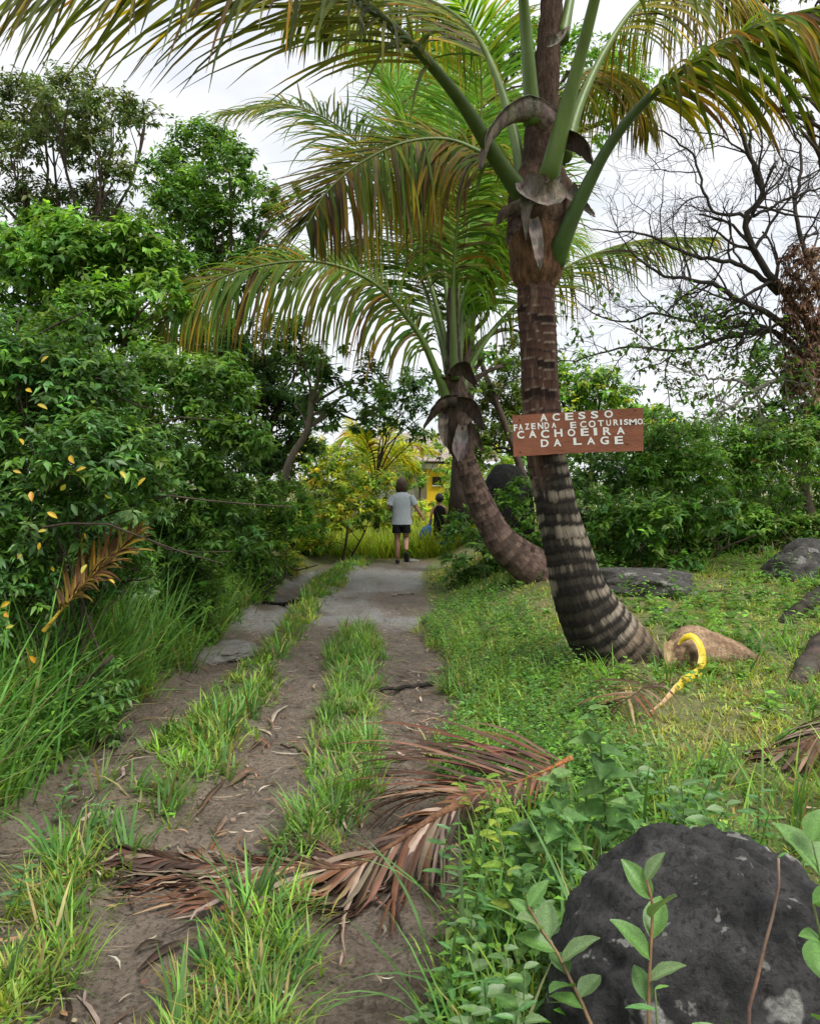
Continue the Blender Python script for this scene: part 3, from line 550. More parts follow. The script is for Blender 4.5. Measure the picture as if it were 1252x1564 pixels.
flap(palm2, [at(678, 632, 9.78), at(676, 655, 9.74), at(680, 680, 9.74)], [.12, .12, .04], SG, across=(1, 0, 0))
flap(palm2, [at(712, 650, 9.8), at(725, 668, 9.76), at(737, 690, 9.74)], [.14, .12, .02], SD, across=(1, 0, .5))

# ------------------------------------------------------------------ trees and bushes
def bat(px, Y): return np.array((Y * (px - CX) / F, Y, 0.))
plant('tree', 'tall flat-topped tree with dark feathery crown behind the bright green tree', 'tree', bat(120, 20),
      pblobs([(40, 165, 52), (105, 155, 55), (170, 180, 50), (222, 178, 24), (15, 235, 50), (80, 215, 50), (150, 230, 45), (-40, 200, 60), (60, 310, 45), (135, 320, 48), (175, 275, 34), (10, 320, 40), (60, 380, 44), (140, 385, 44), (205, 350, 36), (0, 390, 44)], 20, 1.2, .8), .17, [(.085, .14, .045), (.11, .165, .055), (.065, .11, .035), (.15, .18, .08)], tr=.15, bark=BARK_D, dens=30, kind='mid', wr=.36, gap=.34, per=10, sub=5)
plant('tree', 'dense dark green tree with rounded crown beyond the long drooping frond', 'tree', bat(330, 17),
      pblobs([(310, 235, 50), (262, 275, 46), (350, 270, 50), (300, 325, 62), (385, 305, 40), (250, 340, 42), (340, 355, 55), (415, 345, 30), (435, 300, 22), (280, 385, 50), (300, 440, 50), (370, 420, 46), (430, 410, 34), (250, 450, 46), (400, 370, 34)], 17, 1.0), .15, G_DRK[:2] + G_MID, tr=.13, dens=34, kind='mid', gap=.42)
plant('tree', 'bright green leafy tree rising above the left-hand thicket'.replace('left-hand ', 'roadside '), 'tree', bat(130, 9.6),
      pblobs([(110, 390, 62), (185, 430, 62), (50, 420, 66), (235, 455, 48), (150, 500, 72), (255, 400, 36), (30, 520, 72), (260, 520, 55), (75, 350, 40), (200, 370, 40), (-30, 400, 70), (100, 560, 70)], 9.6, .7), .118, G_BRI + G_MID, tr=.09, dens=34, kind='mid', wr=.48, droop=.5, gap=.33)
plant('bush', 'large mid-green bush behind the tall verge grass beside the gully', 'bush', bat(270, 8.0),
      pblobs([(240, 590, 66), (330, 600, 58), (300, 680, 66), (215, 680, 70), (360, 680, 50), (280, 750, 62), (345, 765, 46), (200, 760, 60), (180, 600, 60), (240, 820, 56), (310, 830, 46)], 8.0, .6), .090, G_MID + [(.08, .17, .03), (.10, .19, .035)], tr=.05, stems=3, fol='foliage', dens=30, kind='mid', droop=.4, gap=.32)
plant('bush', 'low weedy bush under the large mid-green bush', 'bush', bat(225, 7.6),
      pblobs([(350, 800, 36), (310, 830, 40), (260, 850, 44), (380, 830, 28), (215, 850, 45)], 7.8, .3), .085, G_MID + G_BLU, tr=.02, stems=3, fol='foliage', dens=22, kind='mid')
plant('tree', 'dark tree with thick dark green crown between the bush and the road', 'tree', bat(400, 13.5),
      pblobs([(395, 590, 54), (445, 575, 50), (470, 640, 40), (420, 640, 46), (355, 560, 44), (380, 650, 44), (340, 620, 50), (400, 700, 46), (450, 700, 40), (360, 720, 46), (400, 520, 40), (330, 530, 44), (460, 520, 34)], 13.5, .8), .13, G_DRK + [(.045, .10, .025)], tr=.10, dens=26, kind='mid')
plant('tree', 'slender tree with forked leaning trunk over the road', 'tree', bat(428, 11.6),
      pblobs([(495, 590, 42), (555, 585, 38), (530, 630, 34), (575, 630, 26), (470, 555, 36), (500, 545, 34), (575, 600, 26), (450, 620, 30)], 11.6, .5), .14, [(.07, .16, .03), (.05, .12, .025), (.10, .2, .03)], tr=.062, bark=BARK_G, trunk_pts=[at(428, 790, 11.6), at(432, 740, 11.6), at(446, 695, 11.6), at(470, 655, 11.6), at(476, 600, 11.6)], dens=17, kind='mid', wr=.5, gap=.45, droop=.35)
plant('bush', 'green roadside bush below the slender forked tree', 'bush', bat(370, 11),
      pblobs([(395, 765, 36), (440, 770, 36), (415, 810, 32), (375, 815, 34), (460, 805, 28), (350, 790, 34)], 11, .4), .10, G_MID + G_BRI, tr=.03, stems=3, fol='foliage', dens=22)
plant('bush', 'yellow-green bush at the bend of the road', 'bush', bat(520, 16),
      pblobs([(495, 735, 36), (545, 755, 36), (515, 795, 32), (565, 790, 26), (470, 700, 36), (535, 705, 30), (575, 740, 22), (485, 790, 32), (590, 800, 16)], 16, .7), .13, G_YEL + [(.10, .2, .03), (.12, .22, .03)], tr=.04, stems=3, fol='foliage', dens=22)
plant('tree', 'dark leafy tree overhanging the road in front of the yellow house', 'tree', bat(520, 19),
      pblobs([(615, 605, 34), (650, 630, 30), (600, 645, 24), (645, 665, 20), (580, 610, 28), (560, 650, 26), (665, 590, 22), (630, 575, 20)], 18, .6), .15, G_DRK + [(.05, .12, .03)], tr=.045, dens=24, gap=.38)
plant('bush', 'light green bush standing before the grey house wall', 'bush', bat(600, 23),
      pblobs([(588, 740, 26), (610, 715, 20), (630, 770, 14), (570, 710, 24), (560, 760, 22), (600, 775, 20), (545, 680, 26)], 23, .8), .17, G_YEL + G_BRI, tr=.04, stems=3, fol='foliage', dens=18, gap=.42)
plant('tree', 'sparse pale tree whose leaves hide part of the house roof', 'tree', bat(640, 25),
      pblobs([(640, 686, 15), (662, 692, 15), (622, 696, 16), (678, 680, 14), (606, 680, 18), (650, 668, 14)], 25, .5), .16, G_YEL + G_BRI + G_MID, tr=.04, dens=14, gap=.4)
# the vine-covered tall tree behind the second palm, and the leaning one
tv = plant('tree', 'tall tree with vine-covered dark trunk behind the curved palm', 'tree', bat(703, 14),
      pblobs([(655, 85, 46), (720, 110, 50), (785, 80, 55), (870, 110, 60), (935, 120, 55), (960, 165, 34), (760, 190, 40), (690, 170, 40), (900, 190, 36), (745, 470, 22), (765, 440, 18), (790, 505, 20), (740, 540, 18), (770, 560, 20)], 14, .6), .15, G_MID + G_BRI, tr=.16, trunk_pts=[at(703, 800, 14), at(704, 700, 14), at(712, 600, 14), at(714, 500, 14), at(724, 400, 14), at(750, 250, 14)], dens=17, gap=.42)
vb = MB(); foliage(vb, [(*at(713, 520 + k * 26, 13.9), .16, .2, .22) for k in range(4)], .09, G_MID, dens=16, kind='mid'); vb.build('vine', M_LEAF, tv)
plant('tree', 'thin bare leaning trunk with yellow-green crown behind the sign', 'tree', bat(800, 15),
      pblobs([(770, 610, 40), (790, 570, 34), (750, 650, 42), (735, 600, 34), (760, 690, 42), (800, 640, 40), (730, 690, 28), (780, 530, 22)], 15.8, .6), .12, [(.14, .22, .035), (.10, .17, .03), (.19, .23, .05), (.07, .13, .025)], tr=.075, bark=BARK_D, trunk_pts=[at(808, 760, 15), at(790, 700, 15), at(766, 635, 15), at(742, 575, 15), at(728, 530, 15)], dens=20, gap=.40)
plant('tree', 'round bright green tree seen just above the sign', 'tree', bat(900, 18),
      pblobs([(880, 585, 42), (920, 600, 38), (860, 620, 38), (955, 615, 30), (900, 640, 44), (845, 590, 26), (1000, 640, 30)], 18, .7), .15, G_BRI + G_YEL[:2] + G_MID, tr=.1, dens=24)
plant('bush', 'dark green bush under the right end of the sign'.replace('right end of the ', ''), 'bush', bat(900, 11.6),
      pblobs([(890, 700, 40), (950, 700, 42), (915, 745, 42), (870, 750, 34), (970, 740, 36), (840, 760, 30)], 11.6, .5), .10, G_DRK + G_BLU[2:3], tr=.03, stems=4, fol='foliage', dens=20, sub=5)
plant('bush', 'tall green bush with brown seed heads on the slope', 'bush', bat(1050, 11.2),
      pblobs([(1030, 685, 50), (1090, 680, 46), (1060, 730, 54), (1010, 735, 46), (1120, 725, 48), (1150, 690, 36), (985, 690, 34)], 11.2, .5), .10, G_MID + G_BRI[:2], tr=.035, stems=4, fol='foliage', dens=24, tip=([(.10, .06, .03), (.2, .1, .03)], .02))
plant('bush', 'low leafy bush on the slope between the sign palm and the grey rock', 'bush', bat(960, 10.3),
      pblobs([(900, 790, 40), (950, 800, 44), (1000, 800, 44), (1050, 800, 40), (930, 830, 34), (985, 835, 30), (880, 830, 28), (1090, 790, 36)], 10.3, .4), .11, G_MID + G_BRI + G_BLU, tr=.025, stems=4, fol='foliage', dens=22)
plant('bush', 'loose green bush beside the mossy boulder on the slope', 'bush', bat(1170, 10.8),
      pblobs([(1160, 720, 40), (1200, 690, 40), (1130, 760, 34), (1240, 680, 40), (1270, 730, 50), (1180, 660, 30)], 11.5, .4), .10, G_MID + [(.12, .16, .04)], tr=.025, stems=3, fol='foliage', dens=20)
plant('tree', 'leafy green tree behind the bare branching tree', 'tree', bat(1240, 14.5),
      pblobs([(1235, 610, 44), (1215, 660, 44), (1170, 555, 34), (1150, 595, 22), (1270, 560, 60), (1180, 640, 30), (1265, 650, 50)], 14.5, .6), .13, G_MID + G_DRK, tr=.11, dens=22, gap=.4)
plant('bush', 'leafy bush beside the road hiding the child', 'bush', bat(700, 11.4),
      pblobs([(694, 822, 24), (710, 848, 38), (740, 830, 34), (680, 862, 20), (720, 800, 28), (698, 796, 14), (760, 850, 30), (700, 875, 26)], 11.4, .4), .095, G_MID + G_BLU + [(.12, .22, .03)], tr=.02, stems=4, fol='foliage', dens=22)
plant('bush', 'leafy bush in front of the black rock behind the curved trunk', 'bush', bat(790, 11.2),
      pblobs([(780, 790, 34), (805, 760, 30), (800, 820, 30), (770, 770, 20)], 11.0, .3), .10, G_MID + G_BRI[:2], tr=.02, stems=3, fol='foliage', dens=18)
# low bushes along the bank
for (x, y, r, lab, colr) in [(-2.85, 5.7, .34, 'low leafy bush on the bank beside the fallen yellow frond', G_MID + G_BLU), (-2.75, 6.9, .36, 'low leafy bush on the bank behind the pale stone slab', G_MID + G_BRI), (-2.75, 8.2, .38, 'low leafy bush on the bank above the black branch in the gully', G_MID), (-2.65, 9.7, .40, 'low leafy bush on the bank where the gully ends', G_MID + G_BLU), (-2.5, 11.4, .42, 'low leafy bush under the slender forked tree', G_BRI + G_MID), (-2.2, 13.4, .45, 'low yellowish bush on the bank by the broken branch stump', G_YEL + G_BRI),
                             (-3.7, 7.2, .62, 'dark green bush filling the bank behind the near glossy bush', G_DRK + G_MID), (-3.5, 8.9, .62, 'dark green bush filling the bank under the mid-green bush', G_MID + G_DRK), (-3.5, 10.8, .65, 'dark green bush filling the bank beneath the dark tree', G_MID + G_DRK), (-3.2, 13.0, .65, 'bush filling the bank behind the slender forked tree', G_MID + G_BRI), (-2.2, 16.0, .6, 'yellow-green bush filling the far end of the bank', G_YEL + G_BRI)]:
    g0 = gz(x, y); bl = []
    for k in range(8):
        a_ = k * 2.4; q = .75 * (k > 0); xx = x + math.cos(a_) * r * q * 1.1; yy = y + math.sin(a_) * r * q; bl.append((xx, yy, gz(xx, yy) + r * (.35 if k % 2 else 1.0) * R.uniform(.8, 1.25), r * .55, r * .55, r * .5))
    plant('bush', lab, 'bush', (x, y, 0), bl, .075 + y * .002, colr, tr=.025, stems=3, fol='foliage', dens=18)
for (px, py, Y, r, lab, colr) in [(1170, 770, 12.5, 50, 'bush on the slope behind the mossy boulder', G_MID), (1240, 730, 15, 60, 'bush on the skyline behind the mossy boulder', G_MID + G_DRK), (870, 800, 13, 44, 'dark green bush behind the flat grey rock', G_DRK + G_MID), (1090, 740, 15, 70, 'big bush on the skyline of the slope', G_MID), (960, 740, 15.5, 60, 'dark bush on the slope beneath the far trees', G_DRK + G_MID), (690, 760, 22, 24, 'light bush against the white house wall', G_YEL + G_BRI), (640, 785, 21, 20, 'small yellow bush at the foot of the yellow wall', G_YEL), (628, 725, 25, 22, 'pale yellow bush against the grey house wall', G_YEL + G_BRI), (690, 720, 26, 22, 'pale green bush reaching up to the house roof', G_YEL + G_BRI), (590, 770, 19, 26, 'bright yellow-green bush just past the walking person', G_YEL + G_BRI), (740, 760, 17, 34, 'light green bush between the vine-covered trunk and the black rock', G_BRI + G_YEL[:1]), (740, 715, 19, 40, 'pale yellow-green bush beneath the leaning trunk', G_YEL + G_BRI)]:
    bl = pblobs([(px, py - r * .5, r * .6), (px - r * .7, py + r * .1, r * .6), (px + r * .7, py + r * .1, r * .55), (px, py + r * .45, r * .6), (px - r * .5, py + r * .8, r * .5), (px + r * .5, py + r * .8, r * .5)], Y, .35)
    plant('bush', lab, 'bush', bat(px, Y), bl, .06 + Y * .0045, colr, tr=.025, stems=3, fol='foliage', dens=14)
# far fill, left and right, so that the thicket goes on
for (px, py, r, Y, lab, colr) in [(40, 650, 130, 15, 'dark tree filling the thicket behind the near bush', G_DRK), (240, 640, 110, 16, 'dark tree filling the thicket behind the mid-green bush', G_DRK), (480, 720, 60, 24, 'far dull green tree past the bend in the road', G_OLV), (-120, 560, 160, 12, 'dense tree at the far side of the thicket', G_MID),
                                  (700, 720, 50, 34, 'far olive green tree beside the yellow house', G_OLV), (830, 700, 70, 26, 'far green tree behind the black rock', G_MID), (1010, 670, 70, 22, 'far green tree behind the slope bushes', G_MID), (1160, 690, 80, 24, 'far dull tree on top of the slope', G_OLV), (540, 740, 45, 36, 'far pale green tree behind the house roof', G_BRI)]:
    bl = pblobs([(px, py, r * .55), (px - r * .6, py + r * .25, r * .5), (px + r * .6, py + r * .2, r * .5), (px, py + r * .6, r * .5), (px - r * .5, py + r * .8, r * .45), (px + r * .5, py + r * .8, r * .45), (px, py - r * .4, r * .4)], Y, 1.0)
    plant('tree', lab, 'tree', bat(px, Y), bl, Y * .0085 + .03, colr, tr=.12, dens=17, kind='far', sub=2)
# the near bush at the left of the track, with leaves of its own
bn = pblobs([(60, 585, 80), (135, 615, 78), (30, 690, 90), (140, 710, 84), (50, 790, 88), (185, 760, 66), (100, 850, 70, .55), (10, 880, 60), (170, 830, 54, .6), (-40, 620, 90), (90, 520, 55), (20, 530, 60), (-60, 760, 100), (30, 940, 60), (120, 920, 50, .7), (200, 880, 46, .75), (-40, 900, 80), (215, 700, 56)], 5.0, .35)
nb = plant('bush', 'near roadside bush with glossy leaves, some turned yellow, above the fallen yellow frond', 'bush', bat(60, 5.2), bn, .070, G_BLU + G_MID + G_BRI[:1], tr=.035, stems=4, fol='foliage', sub=6, dens=29, kind='mid', wr=.42, mat=M_LEAFG, per=8, gap=.34, droop=.3)
tb = MB()
for q in range(26):
    a_ = bn[q % 13][:3]; limb(tb, np.array(a_) + R.normal(0, .2, 3), np.array(a_) + R.normal(0, .35, 3) + (.3, -.2, 0), .008, .003, BARK_D, sides=4, n=6)
tb.build('branch', M_BARK, nb)
def leaf_mesh(kind, colr, wr=.42):
    n = 9; t = np.linspace(0, 1, n); u = np.array((-1, -.5, 0, .5, 1.))
    if kind == 'heart': w = np.interp(t, [0, .08, .2, .4, .6, .8, 1], [.55, .85, 1, .88, .62, .32, .02]); x = t[:, None] - .16 * np.abs(u)[None] * np.clip(1 - t / .25, 0, 1)[:, None]
    else: w = np.sin(np.pi * np.clip(t, .015, .99) ** .85) ** .75; x = t[:, None] + 0 * u[None]
    V = np.stack([x, u[None] * w[:, None] * wr / 2, .10 * wr * np.abs(u)[None] * w[:, None] * 2 - (.16 * t ** 2)[:, None] + .012 * np.sin(t * 17)[:, None] * np.abs(u)[None]], -1).reshape(-1, 3)
    i = np.arange(n - 1)[:, None] * 5; j = np.arange(4)[None]; q = np.stack([i + j, i + 5 + j, i + 5 + j + 1, i + j + 1], -1).reshape(-1, 4)
    mid = (np.abs(u)[None] < .1) & (t[:, None] > -1); c = np.where(mid[..., None], np.asarray(colr) * 1.35 + .01, np.asarray(colr) * (.92 + .16 * np.abs(u))[None, :, None]).reshape(-1, 3)
    return mesh_from('leaf', V, [q], c)
def leaf_obj(parent, me, pos, d, u, size, mat=M_LEAFG, name='leaf'):
    d = nrm(np.asarray(d, float)); u = np.asarray(u, float); u = nrm(u - d * u.dot(d)); s = np.cross(u, d)
    o = link(name, me, mat, parent, np.zeros(3)); off = np.asarray(pos, float) - ORG[parent.name]
    Mx = Matrix(((d[0], s[0], u[0], 0), (d[1], s[1], u[1], 0), (d[2], s[2], u[2], 0), (0, 0, 0, 1)))
    o.matrix_basis = Matrix.Translation(Vector([float(q) for q in off])) @ Mx @ Matrix.Scale(float(size), 4); return o
LY = [leaf_mesh('broad', c_, .48) for c_ in ((.50, .33, .02), (.42, .30, .03), (.55, .26, .02), (.40, .36, .05))]
LG = [leaf_mesh('broad', c_, .40) for c_ in ((.06, .15, .055), (.09, .19, .07), (.05, .11, .03), (.12, .22, .09))]
for (px, py) in [(148, 48), (80, 148), (115, 195), (213, 352), (262, 388), (368, 400), (445, 420), (40, 398), (142, 580), (122, 618), (15, 832), (42, 872), (90, 965), (200, 440), (95, 462), (320, 470), (145, 525), (265, 605), (30, 800), (265, 685), (335, 730), (68, 655), (60, 300), (160, 690)]:
    x_, y_ = px / 2, 520 + py / 2; Yd = 4.28 + R.uniform(-.1, .12)
    leaf_obj(nb, LY[R.integers(4)], at(x_, y_, Yd), (R.normal(0, .9), R.normal(-.2, .5), -.6 + R.normal(0, .4)), (R.normal(0, .5), -.8, .6), R.uniform(.035, .06))
for q in range(110):
    b = bn[R.integers(13)]; d = rdir(1)[0]; d[1] = -abs(d[1]); p_ = np.array(b[:3]) + d * np.array(b[3:]) * R.uniform(.85, 1.1)
    leaf_obj(nb, LG[R.integers(4)], p_, d + R.normal(0, .5, 3) - (0, 0, .25), (R.normal(0, .3), -.5, 1), R.uniform(.05, .085))

# ------------------------------------------------------------------ the bare branching tree
bt0 = at(1330, 800, 10); bt0[2] = gz(bt0[0], bt0[1]) - .05
bt = thing('tree', 'bare grey branching tree with hanging dead vines spreading over the slope', 'tree', bt0)
tb = MB(); tips = []
def branch(P0, d, L, r, depth, col=(.055, .047, .042)):
    n = max(4, int(5 + L * 3)); P = [np.asarray(P0, float)]; d = nrm(np.asarray(d, float))
    for k in range(n):
        d = nrm(d + R.normal(0, .20 if depth else .12, 3) * (1, .8, 1)); P.append(P[-1] + d * L / n)
    rr = np.linspace(r, max(r * .45, .0022), n + 1); tube(tb, np.array(P), rr, 6 if r > .02 else (4 if r > .007 else 3), col, cap=False)
    if depth >= 6 or r < .0026: tips.append((P[-1], d)); return
    for k in range(R.integers(3, 6) if depth < 4 else 2):
        i_ = R.integers(max(1, n // 3), n + 1); a_ = nrm(np.cross(d, rdir(1)[0])); dd = nrm(nrm(P[i_] - P[i_ - 1]) * .75 + a_ * R.uniform(.5, .95) + (-.05, 0, .06))
        branch(P[i_], dd, L * R.uniform(.42, .72), rr[i_] * R.uniform(.5, .75), depth + 1, col)
def main_limb(pts, r0, r1, kids, L, col=(.055, .047, .042)):
    r0 *= .72; r1 *= .8; kids = int(kids * 1.8); L *= .95
    P = catmull([at(*q) for q in pts], 26); P = P + R.normal(0, .012, P.shape); rr = np.linspace(r0, r1, 26); tube(tb, P, rr, 8, col)
    for k in range(kids):
        i_ = int(np.clip(6 + 19 * (k + R.random()) / kids, 4, 25)); t_ = nrm(P[i_] - P[i_ - 1]); a_ = nrm(np.cross(t_, np.array((R.normal(0, .35), 1, R.normal(0, .35)))) * R.choice((-1, 1)) + R.normal(0, .35, 3))
        branch(P[i_], t_ * .7 + a_ * .85, L * R.uniform(.6, 1.1), rr[i_] * .55, 2, col)
    branch(P[-1], P[-1] - P[-3], L * .7, r1 * .9, 2, col)
tube(tb, catmull([bt0, at(1318, 720, 10), at(1290, 640, 10), at(1268, 590, 10), at(1262, 540, 10), at(1275, 480, 10.1)], 24), np.linspace(.22, .13, 24), 12, (.10, .085, .07))
main_limb([(1262, 545, 10), (1215, 470, 10), (1168, 410, 9.9), (1135, 335, 9.8), (1165, 300, 9.8), (1148, 240, 9.8), (1120, 170, 9.7), (1085, 110, 9.7)], .085, .018, 9, 1.0)
main_limb([(1190, 445, 10), (1130, 405, 9.9), (1060, 390, 9.8), (990, 360, 9.7), (930, 350, 9.6)], .05, .012, 8, .85)
main_limb([(1262, 560, 10), (1190, 490, 9.8), (1130, 460, 9.6), (1080, 430, 9.5), (1020, 420, 9.4), (960, 385, 9.3)], .07, .014, 8, .9)
main_limb([(1262, 570, 10), (1180, 505, 9.9), (1100, 520, 9.8), (1030, 535, 9.7), (960, 530, 9.6), (880, 550, 9.5)], .05, .010, 8, .75)
main_limb([(1255, 580, 10), (1170, 500, 10.2), (1090, 500, 10.3), (1010, 480, 10.4), (940, 490, 10.5), (890, 470, 10.6)], .045, .010, 8, .8)
main_limb([(1262, 590, 9.9), (1215, 572, 9.7), (1165, 590, 9.5), (1110, 625, 9.4)], .055, .018, 4, .5, (.26, .24, .21))
main_limb([(1150, 598, 9.5), (1130, 582, 9.45), (1085, 578, 9.4), (1040, 565, 9.35)], .03, .010, 4, .6, (.2, .18, .16))
main_limb([(1275, 490, 10.1), (1235, 400, 10.2), (1215, 320, 10.3), (1225, 240, 10.4), (1200, 170, 10.4)], .06, .014, 8, .95)
main_limb([(1165, 300, 9.8), (1145, 215, 9.8), (1170, 160, 9.8), (1150, 100, 9.8)], .035, .010, 6, .8)
main_limb([(1150, 330, 9.8), (1085, 320, 9.8), (1060, 240, 9.8), (1010, 200, 9.8), (960, 190, 9.8)], .032, .009, 7, .8)
main_limb([(1150, 330, 9.8), (1210, 300, 9.7), (1290, 280, 9.6)], .03, .010, 5, .8)
tb.build('trunk', M_BARK, bt)
lb = MB(); tp_ = np.array([q for q, _ in tips]); sel = (tp_[:, 2] < EYE + 10 * (HZ - 470) / F) & (R.random(len(tp_)) < .55)
P_ = np.repeat(tp_[sel], 3, 0) + R.normal(0, .05, (int(sel.sum()) * 3, 3)); n = len(P_)
place(lb, 'mid', P_, rdir(n) - (0, 0, .4), rdir(n) + (0, 0, 1.2), .09, .045, pal(n, G_MID + [(.10, .11, .05)]))
hl = MB()
for q in range(30):     # clinging leaves on the lower twigs
    c0 = at(R.uniform(1000, 1180), R.uniform(545, 610), 9.5); foliage(lb, [(*c0, .12, .12, .10)], .075, G_OLV + G_MID, dens=2.4, kind='mid', per=5)
lb.build('crown', M_LEAF, bt)
for q in range(60):     # dead vine curtain on the trunk
    a_ = at(R.uniform(1195, 1275), R.uniform(370, 520), 9.7 + R.uniform(-.2, .2)); b_ = a_ + (R.normal(0, .1), R.normal(0, .1), -R.uniform(.4, 1.1))
    limb(hl, a_, b_, .006, .003, (.16, .09, .055), .2, 3, 6)
foliage(hl, [(*at(1225, 400 + k * 26, 9.7), .22 + .04 * (k > 2), .25, .25) for k in range(9)], .085, [(.20, .11, .065), (.26, .16, .10), (.13, .07, .045)], dens=20, kind='mid', droop=1.0, wr=.3)
hl.build('dead_vine', M_DRY, bt)
plant('tree', 'tree whose thin leafy branches hang in over the bare tree', 'tree', bat(1480, 9),
      pblobs([(1165, 70, 28), (1200, 110, 30), (1235, 150, 32), (1240, 60, 36), (1190, 165, 16), (1220, 195, 16), (1290, 100, 70), (1320, 200, 60), (1160, 20, 30), (1250, 0, 40), (1380, 50, 90)], 8.6, .25), .10, G_OLV + [(.16, .15, .03), (.06, .10, .02)], tr=.11, dens=10, kind='mid', wr=.5, gap=.45, per=6)

# ------------------------------------------------------------------ grass and ground cover (uncountable: stuff)
def seen(x, y): return (np.abs(x) < .52 * y + 1.2) & (y > 1.2)
def scatter(n, x0, x1, y0, y1, dens):
    x = R.uniform(x0, x1, n); u = R.random(n); y = y0 + (y1 - y0) * u ** 1.35
    k = (R.random(n) < dens(x, y)) & seen(x, y); return x[k], y[k]
def blades(mb, x, y, Ln, W, az, lean, curl, col, z0=None, seg=3, tipc=None):
    n = len(x)
    if n == 0: return
    p = np.stack([x, y, (hgt(x, y) - .01) if z0 is None else z0], 1); A = np.stack([np.cos(az), np.sin(az), np.zeros(n)], 1); Sd = np.stack([-np.sin(az), np.cos(az), np.zeros(n)], 1)
    ts = np.linspace(0, 1, seg + 1); wp = np.interp(ts, [0, .35, .7, 1], [.7, 1, .65, 0]); V = []; nv = seg * 2 + 1; C_ = []
    tc_ = col if tipc is None else tipc
    for k, t_ in enumerate(ts):
        if k:
            an = lean + curl * t_; p = p + (Ln / seg)[:, None] * (np.sin(an)[:, None] * A + np.cos(an)[:, None] * np.array((0, 0, 1.)))
        c_ = col * (1 - t_) + tc_ * t_
        if k < seg: V += [p - Sd * (W * wp[k] / 2)[:, None], p + Sd * (W * wp[k] / 2)[:, None]]; C_ += [c_, c_]
        else: V.append(p); C_.append(c_)
    V = np.stack(V, 1).reshape(-1, 3); b = np.arange(n)[:, None] * nv
    q = np.concatenate([np.stack([b[:, 0] + 2 * k, b[:, 0] + 2 * k + 1, b[:, 0] + 2 * k + 3, b[:, 0] + 2 * k + 2], 1) for k in range(seg - 1)])
    t3 = np.stack([b[:, 0] + 2 * seg - 2, b[:, 0] + 2 * seg - 1, b[:, 0] + 2 * seg], 1)
    mb.add(V, [q, t3], np.stack(C_, 1).reshape(-1, 3))
def tufts(mb, n, box, dens, per, L, W, cols, cw=None, lean=(.1, .7), curl=(.2, 1.2), spread=.05, dead=.08, seg=3, far=0.):
    x, y = scatter(n, *box, dens)
    m_ = len(x); k = R.integers(max(1, per // 2), per + per // 2 + 1, m_); X = np.repeat(x, k); Yy = np.repeat(y, k); N_ = len(X)
    az = R.uniform(0, 6.283, N_); r = np.abs(R.normal(0, spread, N_)); sc = np.repeat(R.uniform(.6, 1.35, m_), k)
    col = np.repeat(pal(m_, cols, cw, .2), k, 0) * R.normal(1, .15, (N_, 1)).clip(.6, 1.5); dd = R.random(N_) < dead; col[dd] = pal(int(dd.sum()), [(.26, .22, .10), (.20, .14, .07), (.32, .29, .14)])
    Ln = R.uniform(*L, N_) * sc; Wd = R.uniform(*W, N_) * (1 + far * Yy)
    blades(mb, X + np.cos(az) * r, Yy + np.sin(az) * r, Ln, Wd, az + R.normal(0, .5, N_), R.uniform(*lean, N_), R.uniform(*curl, N_), col, seg=seg, tipc=col * np.array((1.15, 1.08, .9)))
def herbs(mb, n, box, dens, ll, cols, hmax=.2, nl=(5, 9), kind='mid', wr=.5, cw=None):
    x, y = scatter(n, *box, dens); m_ = len(x); k = R.integers(*nl, m_); X = np.repeat(x, k); Yy = np.repeat(y, k); N_ = len(X); H = np.repeat(R.uniform(.15, 1, m_) * hmax, k)
    idx = np.concatenate([np.arange(q) for q in k]) if m_ else np.zeros(0); az = idx * 2.4 + np.repeat(R.uniform(0, 6.28, m_), k); f = (idx + .5) / np.repeat(k, k)
    jx = np.repeat(R.normal(0, .25, m_), k); jy = np.repeat(R.normal(0, .25, m_), k)
    P = np.stack([X + jx * H * f, Yy + jy * H * f, hgt(X, Yy) + H * f], 1); D = np.stack([np.cos(az), np.sin(az), R.uniform(-.15, .55, N_)], 1); U = np.stack([R.normal(0, .2, N_), R.normal(0, .2, N_), np.ones(N_)], 1)
    L_ = ll * R.uniform(.6, 1.25, N_) * (1.15 - .5 * f); col = np.repeat(pal(m_, cols, cw, .2), k, 0) * R.normal(1, .14, (N_, 1)).clip(.6, 1.5)
    place(mb, kind, P, D, U, L_, L_ * wr, col, R.uniform(0, .4, N_))
GRS = [(.16, .31, .045), (.21, .36, .055), (.12, .25, .04), (.26, .38, .07), (.30, .36, .085)]
GRY = [(.27, .36, .07), (.34, .40, .09), (.21, .32, .06), (.40, .40, .13), (.29, .28, .11)]
GRB = [(.09, .22, .05), (.12, .26, .065), (.075, .18, .045), (.16, .29, .08)]
def zc(x, y): return zones(x, y)[0] * (.35 + .65 * sm(.3, .5, fbm(x * 3, y * 3, 51, 3)))
def zl(x, y): return zones(x, y)[1] * sm(.20, .42, fbm(x * 3, y * 3, 52, 3))
def zb(x, y): return zones(x, y)[2] * (y < 17)
def zr(x, y): return zones(x, y)[3] * (y < 17)
def patch(x, y, s, lo=.38, hi=.55): return sm(lo, hi, fbm(x * 1.2, y * 1.2, s, 3))
mb = MB()
tufts(mb, 2500, (-1.0, .05, 1.7, 9), zc, 13, (.06, .16), (.006, .011), GRB + GRS[:2], spread=.035, dead=.10)
tufts(mb, 220, (-1.0, .05, 1.7, 8.8), zc, 8, (.14, .26), (.008, .014), GRB, spread=.03, lean=(.05, .5))
tufts(mb, 120, (-.95, -.2, 1.7, 2.9), zc, 20, (.09, .22), (.005, .009), GRS + [(.25, .27, .06)], spread=.05, lean=(.05, .6), dead=.18)
herbs(mb, 500, (-1.0, .05, 1.7, 9), zc, .035, G_BRI, .08)
